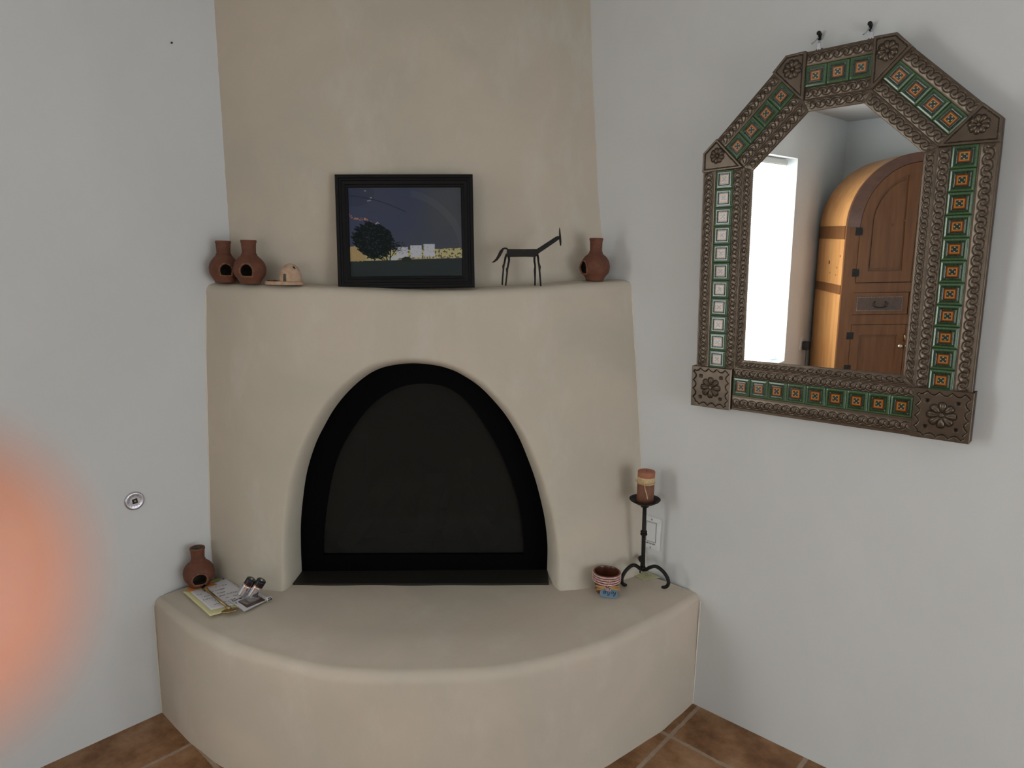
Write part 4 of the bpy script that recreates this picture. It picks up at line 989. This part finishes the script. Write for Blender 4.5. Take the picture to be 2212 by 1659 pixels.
# ------------------------------------------------------------------ armoire across the far corner (seen in the mirror)
def armoire():
    W_ = 1.04
    FLp = Vector((.385, -3.92, 0)); X = Vector((.7828, -.6223, 0)); Y = Vector((-.6223, -.7828, 0))
    def P(x, y, z): return X * x + Y * y + ZV * z
    o = empty('pine_armoire', tuple(FLp), 'arched knotty pine armoire seen in the mirror, standing across the room corner', 'wardrobe')
    dep = lambda x: .575 - .125 * x / W_
    zs, ry, cxm = 1.557, .54, W_ / 2
    arc = [(cxm - cxm * math.cos(t), zs + ry * math.sin(t)) for t in np.linspace(0, PI, 61)]
    for x in (0, W_):       # side boards
        lo = .018 if x == 0 else W_ - .018
        for za, zb in ((0.02, 1.022), (1.095, 1.457)):
            mb = MB(); a, b = min(x, lo), max(x, lo)
            vs = [P(a, .02, za), P(b, .02, za), P(b, dep(x), za), P(a, dep(x), za), P(a, .02, zb), P(b, .02, zb), P(b, dep(x), zb), P(a, dep(x), zb)]
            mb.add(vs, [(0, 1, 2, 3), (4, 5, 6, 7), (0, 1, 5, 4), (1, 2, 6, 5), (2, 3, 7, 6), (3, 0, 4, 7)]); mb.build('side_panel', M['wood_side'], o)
        a, b = (x - .004, lo) if x == 0 else (lo, x + .004)
        for za, zb in ((1.022, 1.095), (1.457, 1.56)):
            mb = MB()
            vs = [P(a, .02, za), P(b, .02, za), P(b, dep(x), za), P(a, dep(x), za), P(a, .02, zb), P(b, .02, zb), P(b, dep(x), zb), P(a, dep(x), zb)]
            mb.add(vs, [(0, 1, 2, 3), (4, 5, 6, 7), (0, 1, 5, 4), (1, 2, 6, 5), (2, 3, 7, 6), (3, 0, 4, 7)])
            mb.build('side_rail', M['wood_front'], o)
    mb = MB(); rows = [[P(x, y_, z) for x, z in arc] for y_ in (.015, .575)]
    rows[1] = [P(x, dep(x), z) for x, z in arc]; mb.grid(rows)
    rows2 = [[P(lerp(x, cxm, .035), y0, lerp(z, zs, .035)) for x, z in arc] for y0 in (.015, .44)]; mb.grid(rows2); mb.build('curved_top', M['wood_side'], o)
    mb = MB(); mb.add([P(0, dep(0), .02), P(W_, dep(W_), .02), P(W_, dep(W_), zs), P(0, dep(0), zs)], [(0, 1, 2, 3)])
    mb.add([P(x, dep(x), z) for x, z in arc], [tuple(range(61))]); mb.build('back_board', M['wood_front'], o)
    T = lambda v: P(v.x, v.z, v.y)
    # arched trim and front stiles/rails
    inn = [(cxm - .422 * math.cos(t), 1.545 + .482 * math.sin(t)) for t in np.linspace(0, PI, 61)]
    MB().band(arc, inn, -.012, .02, T).build('arched_trim', M['wood_trim'], o)
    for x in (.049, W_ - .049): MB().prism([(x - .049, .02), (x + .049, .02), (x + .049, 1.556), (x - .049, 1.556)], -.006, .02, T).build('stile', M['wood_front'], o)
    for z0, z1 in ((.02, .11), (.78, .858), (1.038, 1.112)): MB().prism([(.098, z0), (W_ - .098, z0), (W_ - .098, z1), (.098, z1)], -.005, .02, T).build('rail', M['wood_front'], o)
    MB().prism([(.1, .1), (W_ - .1, .1), (W_ - .1, 1.8), (.1, 1.8)], .02, .03, T).build('inner_panel', M['dark'], o)
    for sg in (0, 1):
        m2 = (lambda x: x) if sg == 0 else (lambda x: W_ - x)
        ho_ = [(.102, 1.118)] + [(cxm - .418 * math.cos(t), 1.545 + .478 * math.sin(t)) for t in np.linspace(0, PI / 2 - .005, 30)] + [(cxm - .002, 1.118)]
        hi_ = [(.184, 1.205)] + [(cxm - .336 * math.cos(t), 1.58 + .366 * math.sin(t)) for t in np.linspace(0, 1.30, 30)] + [(.446, 1.205)]
        f = lambda L_: [(m2(x), z) for x, z in L_ + [L_[0]]]
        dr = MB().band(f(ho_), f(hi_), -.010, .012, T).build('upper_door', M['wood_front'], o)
        hs_ = [(lerp(x, .31, .07), lerp(z, 1.5, .05)) for x, z in hi_]
        MB().prism([(m2(x), z) for x, z in hi_], .002, .008, T).build('door_panel', M['wood_front'], dr)
        MB().prism([(m2(lerp(x, .31, .12)), lerp(z, 1.5, .08)) for x, z in hi_], -.004, .002, T).build('raised_field', M['wood_front'], dr)
        for kx, kz in ((.34, 1.56), (.44, 1.59)):
            MB().lathe([(.012, 0), (.008, .0012), (.001, .0014)], P(m2(kx), -.0035, kz), 16, axis=tuple(-Y)).build('knot', M['knot'], dr)
        for hz_ in (1.515, 1.195): MB().prism([(m2(.095 - .026), hz_ - .030), (m2(.095 + .022), hz_ - .030), (m2(.095 + .026), hz_), (m2(.095 + .022), hz_ + .030), (m2(.095 - .026), hz_ + .030)], -.014, -.008, T).build('hinge', M['iron'], dr)
        # drawer
        q = lambda a, b, c, d: [(m2(a), b), (m2(c), b), (m2(c), d), (m2(a), d)]
        dw = MB().prism(q(.090, .862, .516, 1.034), -.010, .012, T).build('drawer', M['wood_front'], o)
        MB().prism(q(.120, .887, .478, 1.005), -.012, -.009, T).build('leather_face', M['leather'], dw)
        nl = MB()
        for k in range(30):
            x = .126 + k / 29 * .346
            for z in (.893, .999): nl.lathe([(.0028, 0), (.002, .0016)], P(m2(x), -.012, z), 6, axis=tuple(-Y))
        for k in range(1, 9):
            for x in (.126, .472): nl.lathe([(.0028, 0), (.002, .0016)], P(m2(x), -.012, .893 + k * .0118), 6, axis=tuple(-Y))
        nl.build('nail_heads', M['nail'], dw)
        MB().tube([P(m2(x), y_, z) for x, y_, z in ((.262, -.014, .965), (.246, -.030, .95), (.256, -.034, .925), (.300, -.036, .917), (.344, -.034, .925), (.354, -.030, .95), (.338, -.014, .965))], .005, 8).build('handle', M['iron'], dw)
        # lower door
        lo_ = [(.102, .115), (.102, .776), (.518, .776), (.518, .115)]; li = [(.165, .20), (.165, .695), (.458, .695), (.458, .20)]
        ld = MB().band(f(lo_), f(li), -.010, .012, T).build('lower_door', M['wood_front'], o)
        MB().prism([(m2(x), z) for x, z in li], .0, .006, T).build('door_panel', M['wood_front'], ld)
        for hz_ in (.69, .42, .2): MB().prism([(m2(.095 - .026), hz_ - .028), (m2(.095 + .024), hz_ - .028), (m2(.095 + .024), hz_ + .028), (m2(.095 - .026), hz_ + .028)], -.014, -.008, T).build('hinge', M['iron'], ld)
        MB().lathe([(.020, 0), (.018, .006), (.008, .014), (.004, .016)], P(m2(.492), -.010, .60), 20, axis=tuple(-Y)).build('knob', M['nail'], ld)
    MB().tube([P(.512, -.012, .70), P(.514, -.024, .685), P(.516, -.026, .655), P(.514, -.012, .645)], .006, 8).build('latch', M['brass'], o)
    for kx, kz, r in ((.30, 1.266, .016), (.08, 1.324, .010), (.13, 1.23, .008), (.14, 1.17, .007), (.27, 1.18, .006)):
        MB().lathe([(r, 0), (r * .6, .001), (.0005, .0012)], P(-.0004, kx, kz), 16, axis=tuple(-X)).build('knot', M['knot'], o)
    for x in (.05, W_ - .05):
        for y_ in (.04, .40): MB().box(P(x, y_, .015), (.07, .07, .03), Matrix(((X.x, Y.x, 0), (X.y, Y.y, 0), (0, 0, 1)))).build('foot', M['wood_trim'], o)
armoire()
ol = empty('wall_outlet', (0, -4.195, .555), 'white wall outlet seen low in the mirror beside the armoire', 'outlet')
MB().box((.003, 0, 0), (.006, .070, .115), bev=.002).build('plate', M['socket'], ol)
for z in (.02, -.02): MB().box((.0065, 0, z), (.003, .030, .026), bev=.001).build('receptacle', M['socket'], ol)
ch = empty('phone_charger', (.008, -4.22, .533), 'black plug-in charger with thin cord in the outlet by the armoire', 'charger')
MB().box((.028, 0, 0), (.050, .048, .075), bev=.005).build('charger_block', M['cord'], ch)
MB().tube([(.030, 0, -.035), (.034, .003, -.08), (.028, -.010, -.16), (.034, .005, -.26), (.03, 0, -.40), (.05, .01, -.52)], .0025, 6).build('cord', M['cord'], ch)

# ------------------------------------------------------------------ the hand holding the camera: its fingertip strays in front of the lens
def hand():
    def C_(x, y, z): return Vector((x, y, -z))
    base = CAM
    mw = frame_mat(CAM, RGT, UPV, -FWD)         # a real hand around the camera's position
    o = empty('hand', label='out of focus fingertip of a hand at the left edge, in front of the lens', cat='hand', mw=mw)
    def skin(name, chains, mtl, sub=2):
        bm = bmesh.new(); lay = bm.verts.layers.skin.verify(); first = None; idx = {}
        for ch in chains:
            prev = None
            for key, p, r in ch:
                if key in idx: v = idx[key]
                else:
                    v = bm.verts.new(p); v[lay].radius = (r, r)
                    if first is None: first = v; v[lay].use_root = True
                    idx[key] = v
                if prev is not None and bm.edges.get((prev, v)) is None: bm.edges.new((prev, v))
                prev = v
        me = bpy.data.meshes.new(name); bm.to_mesh(me); bm.free(); me.materials.append(mtl)
        ob = bpy.data.objects.new(name, me); SC.collection.objects.link(ob); ob.parent = o
        ob.modifiers.new('s', 'SKIN').use_smooth_shade = True; s2 = ob.modifiers.new('ss', 'SUBSURF'); s2.levels = s2.render_levels = sub
        return ob
    pm = ('w', C_(-.130, -.105, -.050), .026)
    W_ = [('a', C_(-.20, -.20, -.10), .032), ('w', C_(-.155, -.130, -.065), .027), ('p', C_(-.125, -.085, -.040), .030), ('k', C_(-.100, -.055, -.018), .020)]
    ch = [W_,
          [W_[3], ('i0', C_(-.085, -.038, .006), .0100), ('i1', C_(-.062, -.022, .026), .0092), ('i2', C_(-.038, -.0110, .0240), .0088), ('i3', C_(-.0212, -.0066, .0208), .0066), ('i4', C_(-.0141, -.0056, .0202), .0050)],
          [W_[3], ('m0', C_(-.100, -.060, .022), .0100), ('m1', C_(-.078, -.055, .045), .0092), ('m2', C_(-.055, -.050, .048), .0084), ('m3', C_(-.042, -.047, .040), .0070)],
          [W_[2], ('r0', C_(-.118, -.085, .012), .0098), ('r1', C_(-.100, -.083, .040), .0088), ('r2', C_(-.075, -.080, .044), .0080), ('r3', C_(-.062, -.077, .036), .0066)],
          [W_[2], ('l0', C_(-.130, -.106, .000), .0088), ('l1', C_(-.118, -.108, .028), .0080), ('l2', C_(-.098, -.106, .034), .0070), ('l3', C_(-.086, -.103, .028), .0058)],
          [W_[1], ('t0', C_(-.120, -.120, -.062), .0150), ('t1', C_(-.085, -.095, -.060), .0115), ('t2', C_(-.058, -.070, -.048), .0100), ('t3', C_(-.046, -.056, -.040), .0078)]]
    skin('hand_skin', ch, M['skin'])
hand()
